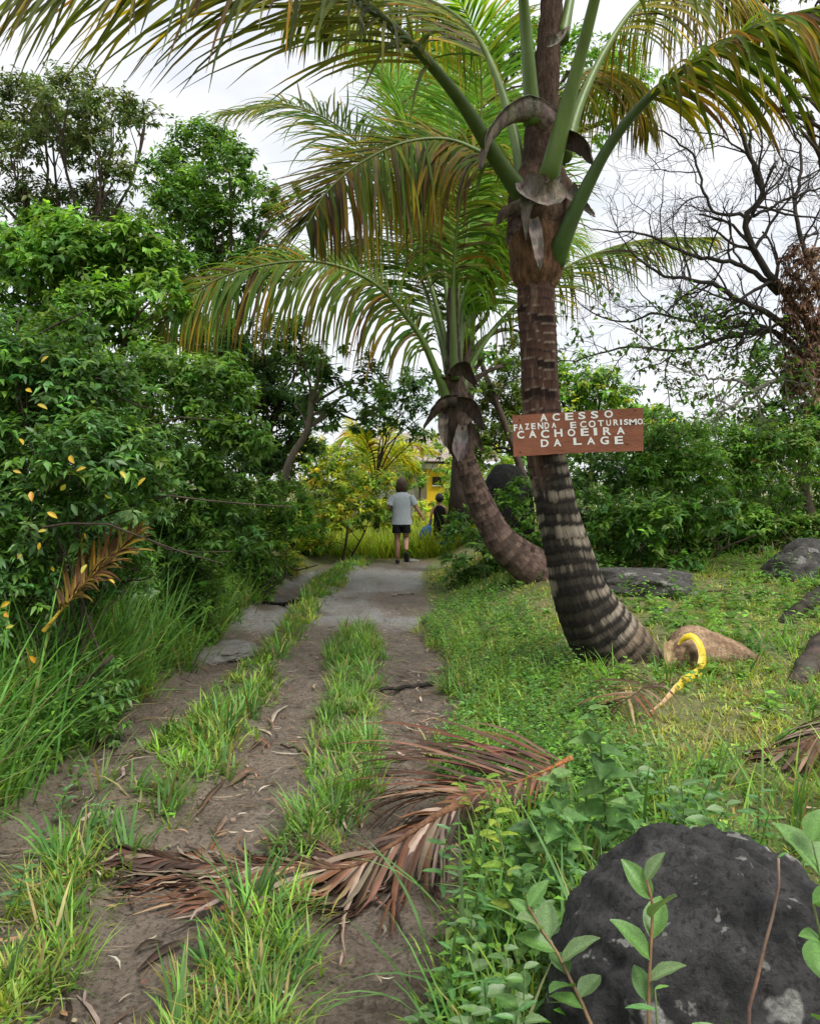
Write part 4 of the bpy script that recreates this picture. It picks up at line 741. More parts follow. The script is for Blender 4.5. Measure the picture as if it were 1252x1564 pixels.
tag(mb.build('grass', M_GRASS), 'short green grass on the ridge between the two wheel ruts', 'grass', kind='stuff')
mb = MB()
tufts(mb, 3000, (-1.75, -.6, 1.7, 17), lambda x, y: zl(x, y) * np.where(y < 4.2, .55, 1), 12, (.05, .15), (.006, .011), GRB[:2] + GRS, spread=.04, dead=.12, far=.06)
tufts(mb, 260, (-1.75, -.8, 1.7, 14), zl, 8, (.14, .28), (.008, .016), GRB, spread=.03, lean=(.05, .5))
tufts(mb, 110, (-1.75, -1.05, 1.7, 3.2), zl, 18, (.09, .22), (.005, .009), GRS, spread=.06, dead=.15)
herbs(mb, 900, (-1.75, -.8, 1.7, 12), zl, .035, G_BRI + G_MID, .12)
tag(mb.build('grass', M_GRASS), 'weedy grass on the low ridge between the gully and the wheel rut', 'grass', kind='stuff')
mb = MB()
nearb = lambda x, y: zb(x, y) * sm(-4.6, -3.2, x)
tufts(mb, 4200, (-4.4, -1.2, 1.8, 12), nearb, 12, (.14, .38), (.008, .014), GRB + GRS[:2], spread=.06, dead=.07, far=.05)
tufts(mb, 1000, (-4.2, -1.85, 2.6, 7.0), nearb, 12, (.45, .95), (.011, .018), [(.13, .29, .07), (.16, .33, .08), (.10, .23, .06)], spread=.07, lean=(.03, .45), curl=(.2, 1.3), seg=4)
tufts(mb, 300, (-3.4, -1.6, 6, 12), nearb, 10, (.3, .6), (.014, .022), GRB + GRS, spread=.07, lean=(.03, .5), seg=4)
herbs(mb, 2600, (-5, -1.2, 1.8, 13), nearb, .06, G_MID + G_BRI + G_BLU, .30, wr=.45)
herbs(mb, 2000, (-2.9, -1.85, 4.0, 13.5), nearb, .055, G_MID + G_BRI + G_BLU, .60, (8, 14), wr=.42)
herbs(mb, 1700, (-3.4, -1.5, 3.2, 13), nearb, .07, G_MID + G_BLU + G_BRI, .65, (7, 13), wr=.42)
tag(mb.build('grass', M_GRASS), 'tall green grass and weeds crowding the bank beside the gully', 'grass', kind='stuff')
mb = MB()
lawn_d = lambda x, y: zr(x, y) * (.25 + .75 * patch(x, y, 61)) * sm(-.1, .35, x - np.interp(y, YN, E_RR) + .2)
tufts(mb, 21000, (.0, 7.0, 2.0, 14), lawn_d, 9, (.03, .085), (.005, .010), GRY, spread=.05, dead=.14, far=.07, seg=2)
tufts(mb, 1000, (.2, 6.5, 2.4, 12), lambda x, y: zr(x, y) * patch(x, y, 63, .42, .58), 11, (.10, .24), (.006, .012), GRS[:3] + GRB, spread=.05, lean=(.05, .6), dead=.06, far=.05)
tufts(mb, 130, (.15, 3.2, 2.0, 4.2), zr, 10, (.20, .45), (.008, .014), GRB + GRS[:2], spread=.05, lean=(.05, .5), seg=4)
tufts(mb, 300, (.05, .9, 2.0, 9), lambda x, y: zr(x, y) * (x < np.interp(y, YN, E_RR) + .6), 12, (.08, .22), (.006, .010), GRS, spread=.05)
tag(mb.build('grass', M_GRASS), 'patchy yellowish grass over the clearing round the palms', 'grass', kind='stuff')
mb = MB()
herbs(mb, 7000, (.1, 7, 2.2, 15), lambda x, y: zr(x, y) * patch(x, y, 67, .34, .5), .045, G_BRI + G_BRI + G_MID + [(.20, .36, .08), (.26, .38, .07)], .14, wr=.55)
herbs(mb, 420, (.9, 6.5, 3.2, 11), lambda x, y: zr(x, y) * patch(x, y, 68, .36, .5), .085, G_BRI + [(.20, .36, .10)], .16, (6, 10), wr=.7)
herbs(mb, 2600, (.15, 1.6, 4.0, 10.5), lambda x, y: zr(x, y) * (x < .25 + np.interp(y, YN, E_RR) + .65 + .2 * vn(y * 2, x, 3)), .05, G_BLU + G_BRI, .26, (6, 11), wr=.42)
herbs(mb, 1500, (.1, 1.3, 1.9, 4.6), lambda x, y: zr(x, y), .055, G_BRI + G_MID + G_BLU, .30, (6, 12), wr=.45)
herbs(mb, 1200, (2.2, 7, 6.5, 13), lambda x, y: zr(x, y) * patch(x, y, 71, .40, .5), .085, G_MID + G_BRI, .35, (6, 12), wr=.55)
tag(mb.build('weeds', M_LEAF), 'broad-leaved green weeds covering the clearing beside the track', 'weeds', kind='stuff')
mb = MB()
tufts(mb, 1500, (-3.5, 2.5, 16.5, 24), lambda x, y: .9 + 0 * x, 10, (.3, .8), (.014, .03), [(.30, .42, .05), (.24, .38, .045), (.38, .42, .06), (.20, .34, .04)], spread=.12, lean=(.03, .5))
tag(mb.build('grass', M_GRASS), 'tall yellow-green grass where the road bends before the house', 'grass', kind='stuff')
# dead leaf litter
mb = MB()
def litter(n, box, dens, L, W, cols):
    x, y = scatter(n, *box, dens); m_ = len(x); az = R.uniform(0, 6.283, m_); Ln = R.uniform(*L, m_); seg = 3
    z = hgt(x, y) + R.uniform(.004, .018, m_) + np.where(np.abs(x) < 2.6, .008, 0); d = np.stack([np.cos(az), np.sin(az), R.normal(0, .08, m_)], 1); s_ = np.stack([-np.sin(az), np.cos(az), R.normal(0, .25, m_)], 1); W_ = R.uniform(*W, m_); rows = []; bend = R.normal(0, .5, m_)
    for k in range(seg + 1):
        t_ = k / seg; c0 = np.stack([x, y, z], 1) + d * (Ln * (t_ - .5))[:, None] + s_ * (bend * Ln * (t_ - .5) ** 2)[:, None]; c0[:, 2] = np.maximum(c0[:, 2], hgt(c0[:, 0], c0[:, 1]) + .006)
        w_ = (W_ * (1 - .85 * abs(2 * t_ - 1) ** 2) / 2)[:, None]; rows += [c0 - s_ * w_, c0 + s_ * w_]
    V = np.stack(rows, 1).reshape(-1, 3); b = np.arange(m_) * (2 * seg + 2); q = np.concatenate([np.stack([b + 2 * k, b + 2 * k + 1, b + 2 * k + 3, b + 2 * k + 2], 1) for k in range(seg)])
    mb.add(V, [q], np.repeat(pal(m_, cols, None, .3), 2 * seg + 2, 0))
LIT = [(.22, .16, .11), (.30, .24, .18), (.13, .085, .055), (.36, .30, .24), (.075, .05, .035), (.26, .15, .09)]
soil_d = lambda x, y: np.clip(1.1 - zones(x, y)[2] - zones(x, y)[3] * .75, 0, 1) * (.3 + .7 * patch(x, y, 81, .3, .6))
litter(5200, (-2.1, .6, 1.7, 14), soil_d, (.03, .11), (.004, .010), LIT)
litter(750, (-2.0, .5, 1.7, 9), soil_d, (.10, .26), (.007, .017), LIT)
litter(900, (-2.1, .6, 1.7, 16), soil_d, (.015, .04), (.010, .022), LIT)
litter(1500, (.2, 6, 2.5, 12), lambda x, y: zr(x, y) * (1 - patch(x, y, 61)), (.03, .12), (.005, .014), LIT)
litter(700, (.15, 1.2, 7, 13), lambda x, y: zr(x, y), (.03, .12), (.006, .016), LIT)
tag(mb.build('leaf_litter', M_DRY), 'shredded brown dead leaf bits strewn along the ruts', 'litter', kind='stuff')

# ------------------------------------------------------------------ rocks
def rock_mat(name, base, light, lichen, lich_pos=.62, rough=.85, spk=(.03, .028, .026)):
    m = bpy.data.materials.new(name); t, N, K = nodes_of(m); out = N('ShaderNodeOutputMaterial'); p = N('ShaderNodeBsdfPrincipled'); p.inputs['Roughness'].default_value = rough; p.inputs['Specular IOR Level'].default_value = .35
    tcn = N('ShaderNodeTexCoord')
    def tx(s, d=6, r=.62):
        n = N('ShaderNodeTexNoise'); n.inputs['Scale'].default_value = s; n.inputs['Detail'].default_value = d; n.inputs['Roughness'].default_value = r; K(tcn.outputs['Object'], n.inputs['Vector']); return n.outputs[0]
    def rp(src, a_, ca, b_, cb_):
        r = N('ShaderNodeValToRGB'); e = r.color_ramp.elements; e[0].position = a_; e[0].color = (*ca, 1); e[1].position = b_; e[1].color = (*cb_, 1); K(src, r.inputs[0]); return r.outputs[0]
    def mxc(f, a_, b_):
        n = N('ShaderNodeMix'); n.data_type = 'RGBA'; K(f, n.inputs['Factor']); K(a_, n.inputs['A'])
        if isinstance(b_, tuple): n.inputs['B'].default_value = (*b_, 1)
        else: K(b_, n.inputs['B'])
        return n.outputs['Result']
    c = rp(tx(9), .35, base, .68, light); c = mxc(rp(tx(55, 4, .7), .5, (0, 0, 0), .64, (.8, .8, .8)), c, spk)
    c = mxc(rp(tx(30, 5, .7), .60, (0, 0, 0), .70, (.5, .5, .5)), c, tuple(min(1, q * 1.7) for q in light))
    l1 = rp(tx(5.5, 3, .5), lich_pos, (0, 0, 0), lich_pos + .03, (1, 1, 1)); c = mxc(l1, c, rp(tx(70, 4, .7), .4, tuple(q * .45 for q in lichen), .6, lichen)); c = mxc(rp(tx(15, 3, .6), .64, (0, 0, 0), .67, (.75, .75, .75)), c, tuple(q * .8 for q in lichen)); K(c, p.inputs['Base Color'])
    b = N('ShaderNodeBump'); b.inputs['Strength'].default_value = 1.0; b.inputs['Distance'].default_value = .03; K(tx(38, 9, .72), b.inputs['Height']); K(b.outputs[0], p.inputs['Normal']); K(p.outputs[0], out.inputs[0]); return m
M_RK = rock_mat('black_rock', (.018, .018, .019), (.085, .082, .08), (.36, .36, .33), .635, spk=(.008, .008, .008))
M_RB = rock_mat('dark_rock', (.006, .006, .006), (.022, .021, .02), (.10, .10, .09), .68)
M_RG = rock_mat('grey_rock', (.04, .038, .033), (.105, .10, .092), (.28, .28, .25), .62)
M_SL = rock_mat('pale_slab', (.17, .16, .145), (.30, .29, .27), (.36, .35, .33), .62, spk=(.10, .09, .08))
def rock(name, label, c, r, mat, seed, freq=1.3, amp=.22, sub=5, flat_top=None, fine=.02):
    import bmesh
    bm = bmesh.new(); bmesh.ops.create_icosphere(bm, subdivisions=sub, radius=1)
    V = np.array([v.co[:] for v in bm.verts]); me = bpy.data.meshes.new(name); bm.to_mesh(me); bm.free()
    def n3(q, f, s): return (vn(q[:, 0] * f + s, q[:, 1] * f + q[:, 2] * f * .7, s) + vn(q[:, 1] * f + 3, q[:, 2] * f - q[:, 0] * f * .6, s + 3) + vn(q[:, 2] * f + 9, q[:, 0] * f + q[:, 1] * f * .5, s + 5)) / 3 - .5
    k = 1 + amp * 2 * n3(V, freq, seed) + amp * n3(V, freq * 2.3, seed + 11) + fine * 2 * n3(V, 9, seed + 2) + fine * n3(V, 22, seed + 4)
    W = V * k[:, None] * np.asarray(r)
    if flat_top is not None: W[:, 2] = np.where(W[:, 2] > flat_top, flat_top + (W[:, 2] - flat_top) * .15, W[:, 2])
    me.vertices.foreach_set('co', W.astype(np.float32).ravel()); me.polygons.foreach_set('use_smooth', np.ones(len(me.polygons), bool)); me.update()
    o = link(name, me, mat); o.location = tuple(float(q) for q in c); return tag(o, label, 'rock')
rock('boulder', 'rounded black boulder with pale lichen spots among the leafy saplings', (.775, 2.10, .12), (.44, .42, .47), M_RK, 2.0, .9, .12, 6, fine=.10)
q = gat(985, 900); rock('rock', 'low flat grey rock behind the sign palm base', (q[0] + .02, q[1] + .1, q[2] + .02), (.60, .5, .22), M_RG, 7, 1.6, .34, 6, .2, fine=.05)
q = gat(1010, 935); rock('stone', 'small half-buried stone in front of the flat grey rock', (*q[:2], q[2] + .01), (.09, .07, .045), M_RG, 9, 1.4, .2, 4)
q = at(775, 745, 12.2); rock('rock', 'big black rock standing behind the curved palm trunk', (q[0], q[1], gz(q[0], q[1]) + .35), (.42, .45, 1.0), M_RB, 12, 1.1, .16)
q = at(1238, 790, 9.6); rock('rock', 'mossy grey boulder half covered by plants on the slope', (q[0], q[1], gz(q[0], q[1]) - .06), (.55, .5, .42), M_RG, 15, 1.5, .30, 6, fine=.05)
q = gat(342, 1000); rock('stone_slab', 'flat pale stone slab lying in the gully beside the track', (q[0], q[1], q[2] + .03), (.36, .42, .10), M_SL, 18, 1.7, .3, 6, .065, fine=.05)
q = gat(595, 858); rock('stone', 'small pale stone on the road by the walking person', (q[0] + .4, q[1], q[2] + .01), (.16, .1, .05), M_SL, 22, 1.4, .2, 4)

# ------------------------------------------------------------------ fallen things
def pole(name, label, cat, pts, r0, r1, colr, mat=M_BARK, sides=9, n=16, wob=.006, group=None):
    mb = MB(); P = catmull(pts, n) + R.normal(0, wob, (n, 3)); rr = np.linspace(r0, r1, n) * (.88 + .24 * vn(np.linspace(0, 5, n), np.full(n, r0 * 90), 3)); tube(mb, P, rr, sides, pal(n, [colr], None, .2)); V = mb.v[-1]; V += (fbm(V[:, 0] * 30 + V[:, 2] * 25, V[:, 1] * 30, 5, 2)[:, None] - .4) * (V - np.vstack([np.repeat(P, sides, 0), P[:1], P[-1:]])) * .7; return tag(mb.build(name, mat), label, cat, group)
def glay(px, py, up=.02): q = gat(px, py); q[2] += up; return q
pole('log', 'dark rotting log lying in the weeds at the foot of the slope', 'log', [glay(1195, 952, -.02), glay(1235, 928, .04), glay(1300, 895, .10)], .06, .09, (.035, .03, .024), wob=.004, n=30, sides=14)
pole('log', 'thick mossy log end resting on the grass near the husk', 'log', [glay(1215, 1045, -.05), glay(1250, 1012, .05), glay(1330, 960, .12)], .08, .14, (.06, .048, .038), wob=.004, n=30, sides=14)
pole('stick', 'black wet stick lying across the wheel rut', 'stick', [glay(580, 1058), glay(620, 1054, .025), glay(662, 1050, .03)], .013, .018, (.03, .025, .022))
pole('stick', 'black branch lying across the gully', 'stick', [glay(400, 922), glay(430, 925, .02), glay(462, 921, .03)], .022, .028, (.02, .018, .016))
pole('stick', 'thin pale stick on the gravel patch', 'stick', [glay(598, 911), glay(615, 909, .02), glay(632, 908)], .010, .014, (.30, .27, .23))
pole('stick', 'short dark twig on the rut next to the centre grass', 'stick', [glay(430, 1143), glay(452, 1150, .02), glay(475, 1160)], .008, .006, (.05, .035, .025))
pole('stick', 'grey broken branch stump poking out at the road edge', 'stick', [glay(580, 846, .0), glay(566, 832, .14), glay(560, 826, .22)], .05, .03, (.22, .19, .16))
pole('stick', 'long thin branch lying in the clearing grass', 'stick', [glay(1075, 905), glay(1115, 908, .04), glay(1150, 915, .02)], .015, .012, (.12, .085, .06))
STR = [((365, 1080), (330, 1120)), ((440, 1080), (415, 1110)), ((345, 1195), (300, 1250)), ((385, 1175), (350, 1205)), ((345, 1250), (325, 1285)), ((400, 1130), (380, 1150)), ((285, 1440), (210, 1490)), ((250, 1445), (205, 1460)), ((395, 1180), (360, 1190)), ((620, 1215), (580, 1225)), ((640, 1160), (590, 1165)), ((420, 1050), (400, 1085)), ((570, 1190), (640, 1185)), ((300, 1500), (340, 1540)), ((620, 1095), (660, 1090))]
for a_, b_ in STR:
    P = catmull([glay(*a_, .015), glay((a_[0] + b_[0]) / 2 + R.uniform(-8, 8), (a_[1] + b_[1]) / 2, .03), glay(*b_, .015)], 8); d = nrm(np.gradient(P, axis=0)); s_ = nrm(np.cross(d, np.array((0, 0, 1.)) + R.normal(0, .3, 3))); w_ = (.020 * np.sin(np.linspace(.15, 3.0, 8)))[:, None] * R.uniform(.5, 1)
    u_ = np.cross(s_, d); mb = MB(); V = np.stack([P - s_ * w_, P - u_ * w_ * .5, P + s_ * w_, P - u_ * (w_ * .5 + .003)], 1).reshape(-1, 3); i = np.arange(7) * 4
    mb.add(V, [np.concatenate([np.stack([i + k, i + (k + 1) % 4, i + 4 + (k + 1) % 4, i + 4 + k], 1) for k in range(4)])], np.repeat(pal(8, [LIT[R.integers(6)]], None, .12), 4, 0))
    tag(mb.build('dead_leaflet', M_DRY), 'dry curled brown leaf strip lying on the muddy rut', 'dead leaf', 'dry leaf strips on the ruts')
# big dead frond across the track
def gl(px, py, up): q = gat(px, py); return np.array((q[0], q[1], q[2] + up))
def above(px, py, Y): return at(px, py, Y)
df = thing('dead_palm_frond', 'big brown dead palm frond lying across the muddy track', 'palm frond', gl(560, 1330, 0))
def on_ground(C, up=.05):
    for k in range(len(C)): C[k][2] = max(C[k][2], gz(C[k][0], C[k][1]) + up)
    return C
dctrl = on_ground([at(715, 1222, 3.42), at(660, 1250, 3.36), at(600, 1290, 3.28), at(530, 1325, 3.2), at(440, 1338, 3.18), at(350, 1332, 3.22), at(270, 1335, 3.25), at(200, 1345, 3.25)])
frond(df, dctrl, .016, r1=.004, n=105, Lm=.60, w=.024, t0=.02, a0=44, a1=10, side_droop=(1.9, .9), droop=.9, side_vee=(-15, 8), side_len=(1.15, .75), rcol=((.20, .10, .05), (.07, .042, .03)), ground=True, mat=M_DRY, kinds='dead', separate=True, clump=.55, seg=7, name='rachis', skip=.02)
df5 = thing('dead_palm_frond', 'dark reddish dead frond with thin splayed leaflets arching over the verge', 'palm frond', gl(800, 1200, 0))
dctrl = on_ground([at(872, 1158, 3.85), at(830, 1178, 3.78), at(780, 1198, 3.7), at(730, 1212, 3.62), at(690, 1215, 3.58)], .12)
frond(df5, dctrl, .011, r1=.004, n=50, Lm=.95, w=.014, t0=.08, a0=58, a1=16, side_droop=(1.2, .40), droop=.5, side_vee=(-20, 42), side_len=(.22, 1.0), rcol=((.34, .13, .05), (.16, .07, .035)), cols=[(.10, .045, .028), (.16, .07, .04), (.065, .032, .022), (.20, .12, .08)], dry=0, tipdry=0, ground=True, mat=M_DRY, separate=True, seg=8, name='rachis', clump=.10, skip=.0)
df2 = thing('dead_palm_frond', 'reddish brown dead frond tip in the weeds at the clearing edge', 'palm frond', gl(1230, 1175, 0))
dc = [gl(1420, 1130, .2), gl(1340, 1150, .22), gl(1270, 1165, .18), gl(1210, 1172, .10), gl(1160, 1165, .05)]
frond(df2, dc, .022, n=38, Lm=.5, w=.026, t0=.02, a0=42, a1=24, droop=.6, vee=5, rcol=((.28, .12, .06), (.14, .07, .05)), ground=True, mat=M_DRY, kinds='dead', separate=True, name='rachis')
df3 = thing('dead_palm_frond', 'yellowish fallen frond caught under the near roadside bush', 'palm frond', at(70, 960, 4.4))
dc = [at(66, 965, 4.6), at(102, 922, 4.65), at(140, 880, 4.7), at(178, 845, 4.75), at(210, 815, 4.8)]
frond(df3, dc, .013, n=52, Lm=.40, w=.020, t0=.2, a0=65, a1=40, droop=.25, vee=12, side_vee=(30, 5), rcol=((.35, .26, .03), (.25, .16, .05)), cols=[(.20, .12, .03), (.14, .07, .03), (.24, .16, .03), (.10, .05, .028)], dry=.1, tipdry=.2, mat=M_DRY, separate=True, name='rachis')
df4 = thing('dead_palm_frond', 'thin dark dead frond lying at the foot of the sign palm', 'palm frond', gl(980, 1085, 0))
dc = [gl(1010, 1070, .10), gl(985, 1085, .14), gl(955, 1100, .12), gl(920, 1100, .06)]
frond(df4, dc, .012, n=16, Lm=.42, w=.018, t0=.05, a0=60, a1=30, droop=.4, vee=30, rcol=((.10, .06, .04), (.06, .04, .03)), ground=True, mat=M_DRY, kinds='dead', separate=True, name='rachis')
# fallen husk and yellow peel
hq = gl(1085, 1012, 0)
hk = thing('palm_husk', 'brown fibrous fallen palm sheath lying on the grass beside the sign palm', 'husk', hq)
Yh = hq[1]; mb = MB(); P = catmull([at(1020, 1000, Yh - .12), at(1040, 1000, Yh - .1), at(1065, 990, Yh), at(1090, 997, Yh + .04), at(1130, 1005, Yh + .05), at(1175, 1020, Yh + .05)], 34)
rr = np.interp(np.linspace(0, 1, 34), [0, .04, .18, .35, .55, .8, 1], [.01, .12, .165, .155, .135, .08, .015]); T, N_, B_ = frames(P); a = np.linspace(0, 6.2832, 30, endpoint=False); A, I = np.meshgrid(a, np.arange(34)); r2 = rr[:, None] * (1 + .28 * (vn(A * 2.2, I * .25, 3) - .5) + .12 * (vn(A * 8, I * .3, 5) - .5))
V = (P[:, None] + r2[..., None] * (np.cos(A)[..., None] * N_[:, None] + np.sin(A)[..., None] * B_[:, None])).reshape(-1, 3); i = np.arange(33)[:, None] * 30; j = np.arange(30)[None]; kk = (j + 1) % 30; f_ = vn(A * 7, I * .25, 8)[..., None]; e_ = sm(20, 33, I)[..., None]
c_ = (np.array((.16, .10, .06)) * (1 - f_) + np.array((.36, .25, .16)) * f_) * (1 - .75 * e_); mb.add(V, [np.stack([i + j, i + kk, i + 30 + kk, i + 30 + j], -1).reshape(-1, 4)], c_.reshape(-1, 3)); mb.build('sheath', M_HUSK, hk)
flap(hk, [at(1045, 985, Yh - .12), at(1030, 1005, Yh - .2), at(1035, 1025, Yh - .18), at(1042, 1030, Yh - .12)], [.10, .20, .18, .04], (.30, .20, .12), across=(1, 0, .3), name='torn_edge')
yp = thing('palm_spathe', 'bright yellow curled strip of palm stalk leaning on the brown sheath', 'palm stalk', gl(1050, 1065, 0))
tl = gl(992, 1092, .02)
P = catmull([at(1036, 984, Yh - .20), at(1043, 975, Yh - .22), at(1056, 973, Yh - .24), at(1067, 986, Yh - .28), at(1071, 1008, Yh - .32), at(1064, 1032, Yh - .42), at(1048, 1054, Yh - .56), at(1022, 1074, (Yh - .56) * .4 + tl[1] * .6), tl], 40)
P[:, 2] = np.maximum(P[:, 2], hgt(P[:, 0], P[:, 1]) + .015)
T, N_, B_ = frames(P); w_ = np.interp(np.linspace(0, 1, 40), [0, .1, .3, .55, .8, 1], [.012, .038, .042, .032, .018, .004]); a = np.linspace(-1.25, 1.25, 11); A, I = np.meshgrid(a, np.arange(40)); up = nrm(np.array((.5, -.8, .35)) - T * (T @ np.array((.5, -.8, .35)))[:, None]); sd = np.cross(T, up)
outer = P[:, None] + w_[:, None, None] * (np.cos(A)[..., None] * up[:, None] * .7 + np.sin(A)[..., None] * sd[:, None]); inner = outer - .008 * (np.cos(A)[..., None] * up[:, None] + np.sin(A)[..., None] * sd[:, None])
n = 440; i = np.arange(39)[:, None] * 11; j = np.arange(10)[None]; q = np.stack([i + j, i + j + 1, i + 11 + j + 1, i + 11 + j], -1).reshape(-1, 4); rim = []
lp = list(range(11)) + [r * 11 + 10 for r in range(1, 40)] + list(range(39 * 11 + 9, 39 * 11 - 1, -1)) + [r * 11 for r in range(38, 0, -1)]
for x_, y_ in zip(lp, lp[1:] + lp[:1]): rim.append((x_, y_, y_ + n, x_ + n))
tt_ = np.linspace(0, 1, 40)[:, None, None] * np.ones((1, 11, 1)); ed = (np.abs(np.sin(A)) > .85)[..., None]
cy = np.array((.62, .44, .025)) * (1 - sm(.55, .85, tt_)) + np.array((.42, .27, .14)) * sm(.55, .85, tt_); cy = np.where(ed, cy * .5 + np.array((.55, .48, .35)) * .5, cy).reshape(-1, 3)
mb = MB(); mb.add(np.vstack([outer.reshape(-1, 3), inner.reshape(-1, 3)]), [q, q[:, ::-1] + n, rim], np.vstack([cy, cy * .8])); mb.build('strip', M_PETI, yp)

# ------------------------------------------------------------------ the sign
Ys = 6.02
M_BRD = solid_mat('painted_board', .75, 5., .22, .25, 30., .3, (1, 1, 3), col=(.235, .088, .050)); M_WHT = solid_mat('white_paint', .6, 20, .08, .1, 60, .3, col=(.78, .78, .76)); M_NAIL = solid_mat('rust_nail', .6, 30, .3, .2, 80, .4, col=(.03, .02, .016))
def zp(x, y): return 760 + x / 5.008, 600 + y / 5.008
sroot = thing('wooden_sign', 'brown painted board with white hand-cut capitals nailed to the palm trunk', 'sign', at(884, 694, Ys))
nu, nv = 41, 13; V = []
for side in (0, 1):
    for jv in range(nv):
        for iu in range(nu):
            u, v = iu / (nu - 1), jv / (nv - 1); top = (112 + 1000 * u, 172 - 60 * u); bot = (122 + 992 * u, 488 - 44 * u - 6 * math.sin(u * 3.1) + (7 * vn(u * 16, 3, 2) - 3 if .2 < u < .55 else 0))
            x_, y_ = top[0] * (1 - v) + bot[0] * v, top[1] * (1 - v) + bot[1] * v; px, py = zp(x_, y_)
            V.append(at(px, py, Ys + .02 * math.sin(u * 2.6) * 0 + .012 * math.sin(u * 3.1) * (v > -1)) + np.array((0, .018 * side, 0)))
V = np.array(V); n = nu * nv; i = np.arange(nv - 1)[:, None] * nu; j = np.arange(nu - 1)[None]; q = np.stack([i + j, i + nu + j, i + nu + j + 1, i + j + 1], -1).reshape(-1, 4); rim = []
lp = list(range(nu)) + [r * nu + nu - 1 for r in range(1, nv)] + list(range((nv - 1) * nu + nu - 2, (nv - 1) * nu - 1, -1)) + [r * nu for r in range(nv - 2, 0, -1)]
for x_, y_ in zip(lp, lp[1:] + lp[:1]): rim.append((x_, y_, y_ + n, x_ + n))
mb = MB(); mb.add(V, [q, q[:, ::-1] + n, rim], (.235, .088, .05)); board = mb.build('board', M_BRD, sroot, smooth=False)
ROWS = [list(zip('ACESSO', (352, 447, 548, 645, 742, 849), (188, 184, 179, 172, 166, 161), [57] * 6, [58, 56, 64, 56, 58, 66])),
        list(zip('FAZENDA', (136, 175, 225, 273, 327, 376, 431), (267, 261, 257, 254, 252, 249, 246), (50, 46, 46, 46, 52, 50, 42), (30, 32, 34, 34, 42, 36, 36))),
        list(zip('ECOTURISMO', (579, 655, 723, 790, 849, 905, 943, 982, 1034, 1088), (245, 240, 237, 231, 229, 225, 223, 222, 222, 219), (48, 52, 54, 46, 46, 46, 44, 44, 46, 46), (46, 48, 54, 46, 36, 40, 14, 36, 58, 42))),
        list(zip('CACHOEIRA', (175, 267, 362, 465, 565, 667, 748, 838, 941), (320, 314, 313, 306, 303, 299, 295, 291, 288), (60, 58, 64, 60, 58, 58, 58, 60, 56), (54, 58, 64, 62, 60, 62, 26, 64, 62))),
        list(zip('DALAGE', (360, 457, 612, 715, 818, 927), (384, 380, 369, 366, 363, 361), (58, 56, 56, 56, 62, 60), (60, 58, 64, 62, 66, 64)))]
glyph = {}
def glyph_mesh(ch):
    if ch not in glyph:
        cu = bpy.data.curves.new('letter', 'FONT'); cu.body = ch; cu.size = 1; cu.extrude = .012; cu.offset = .028; cu.resolution_u = 3; cu.align_x = 'CENTER'
        o = bpy.data.objects.new('letter', cu); COL.objects.link(o); dg = bpy.context.evaluated_depsgraph_get(); me = bpy.data.meshes.new_from_object(o.evaluated_get(dg)); bpy.data.objects.remove(o)
        c_ = np.array([v.co[:] for v in me.vertices]); lo, hi = c_.min(0), c_.max(0); mid = (lo + hi) / 2; sz = hi - lo
        c_ = (c_ - mid) / np.array((sz[0], sz[1], 1)); me.vertices.foreach_set('co', c_.astype(np.float32).ravel()); me.update(); me.materials.clear(); me.materials.append(M_WHT); glyph[ch] = me
    return glyph[ch]
for row in ROWS:
    for ch, x_, y_, h_, w_ in row:
        px, py = zp(x_, y_); p_ = at(px, py, Ys - .0) - ORG[sroot.name]; uu = (x_ - 112) / 1000; k = Ys / F / 5.008
        o = link('letter', glyph_mesh(ch), M_WHT, board, np.zeros(3)); o.location = (float(p_[0]), float(.012 * math.sin(uu * 3.1) - .0016), float(p_[2])); o.rotation_euler = (math.radians(90), math.radians(-3.2 + R.normal(0, .8)), 0); o.scale = (w_ * k, h_ * k, .08)
for x_, y_ in ((168, 205), (1050, 130), (172, 452), (990, 390)):
    px, py = zp(x_, y_); mb = MB(); p_ = at(px, py, Ys); tube(mb, [p_ + (0, -.004, 0), p_ + (0, .02, 0)], [.005, .004], 8, (.03, .02, .015)); mb.build('nail', M_NAIL, sroot)

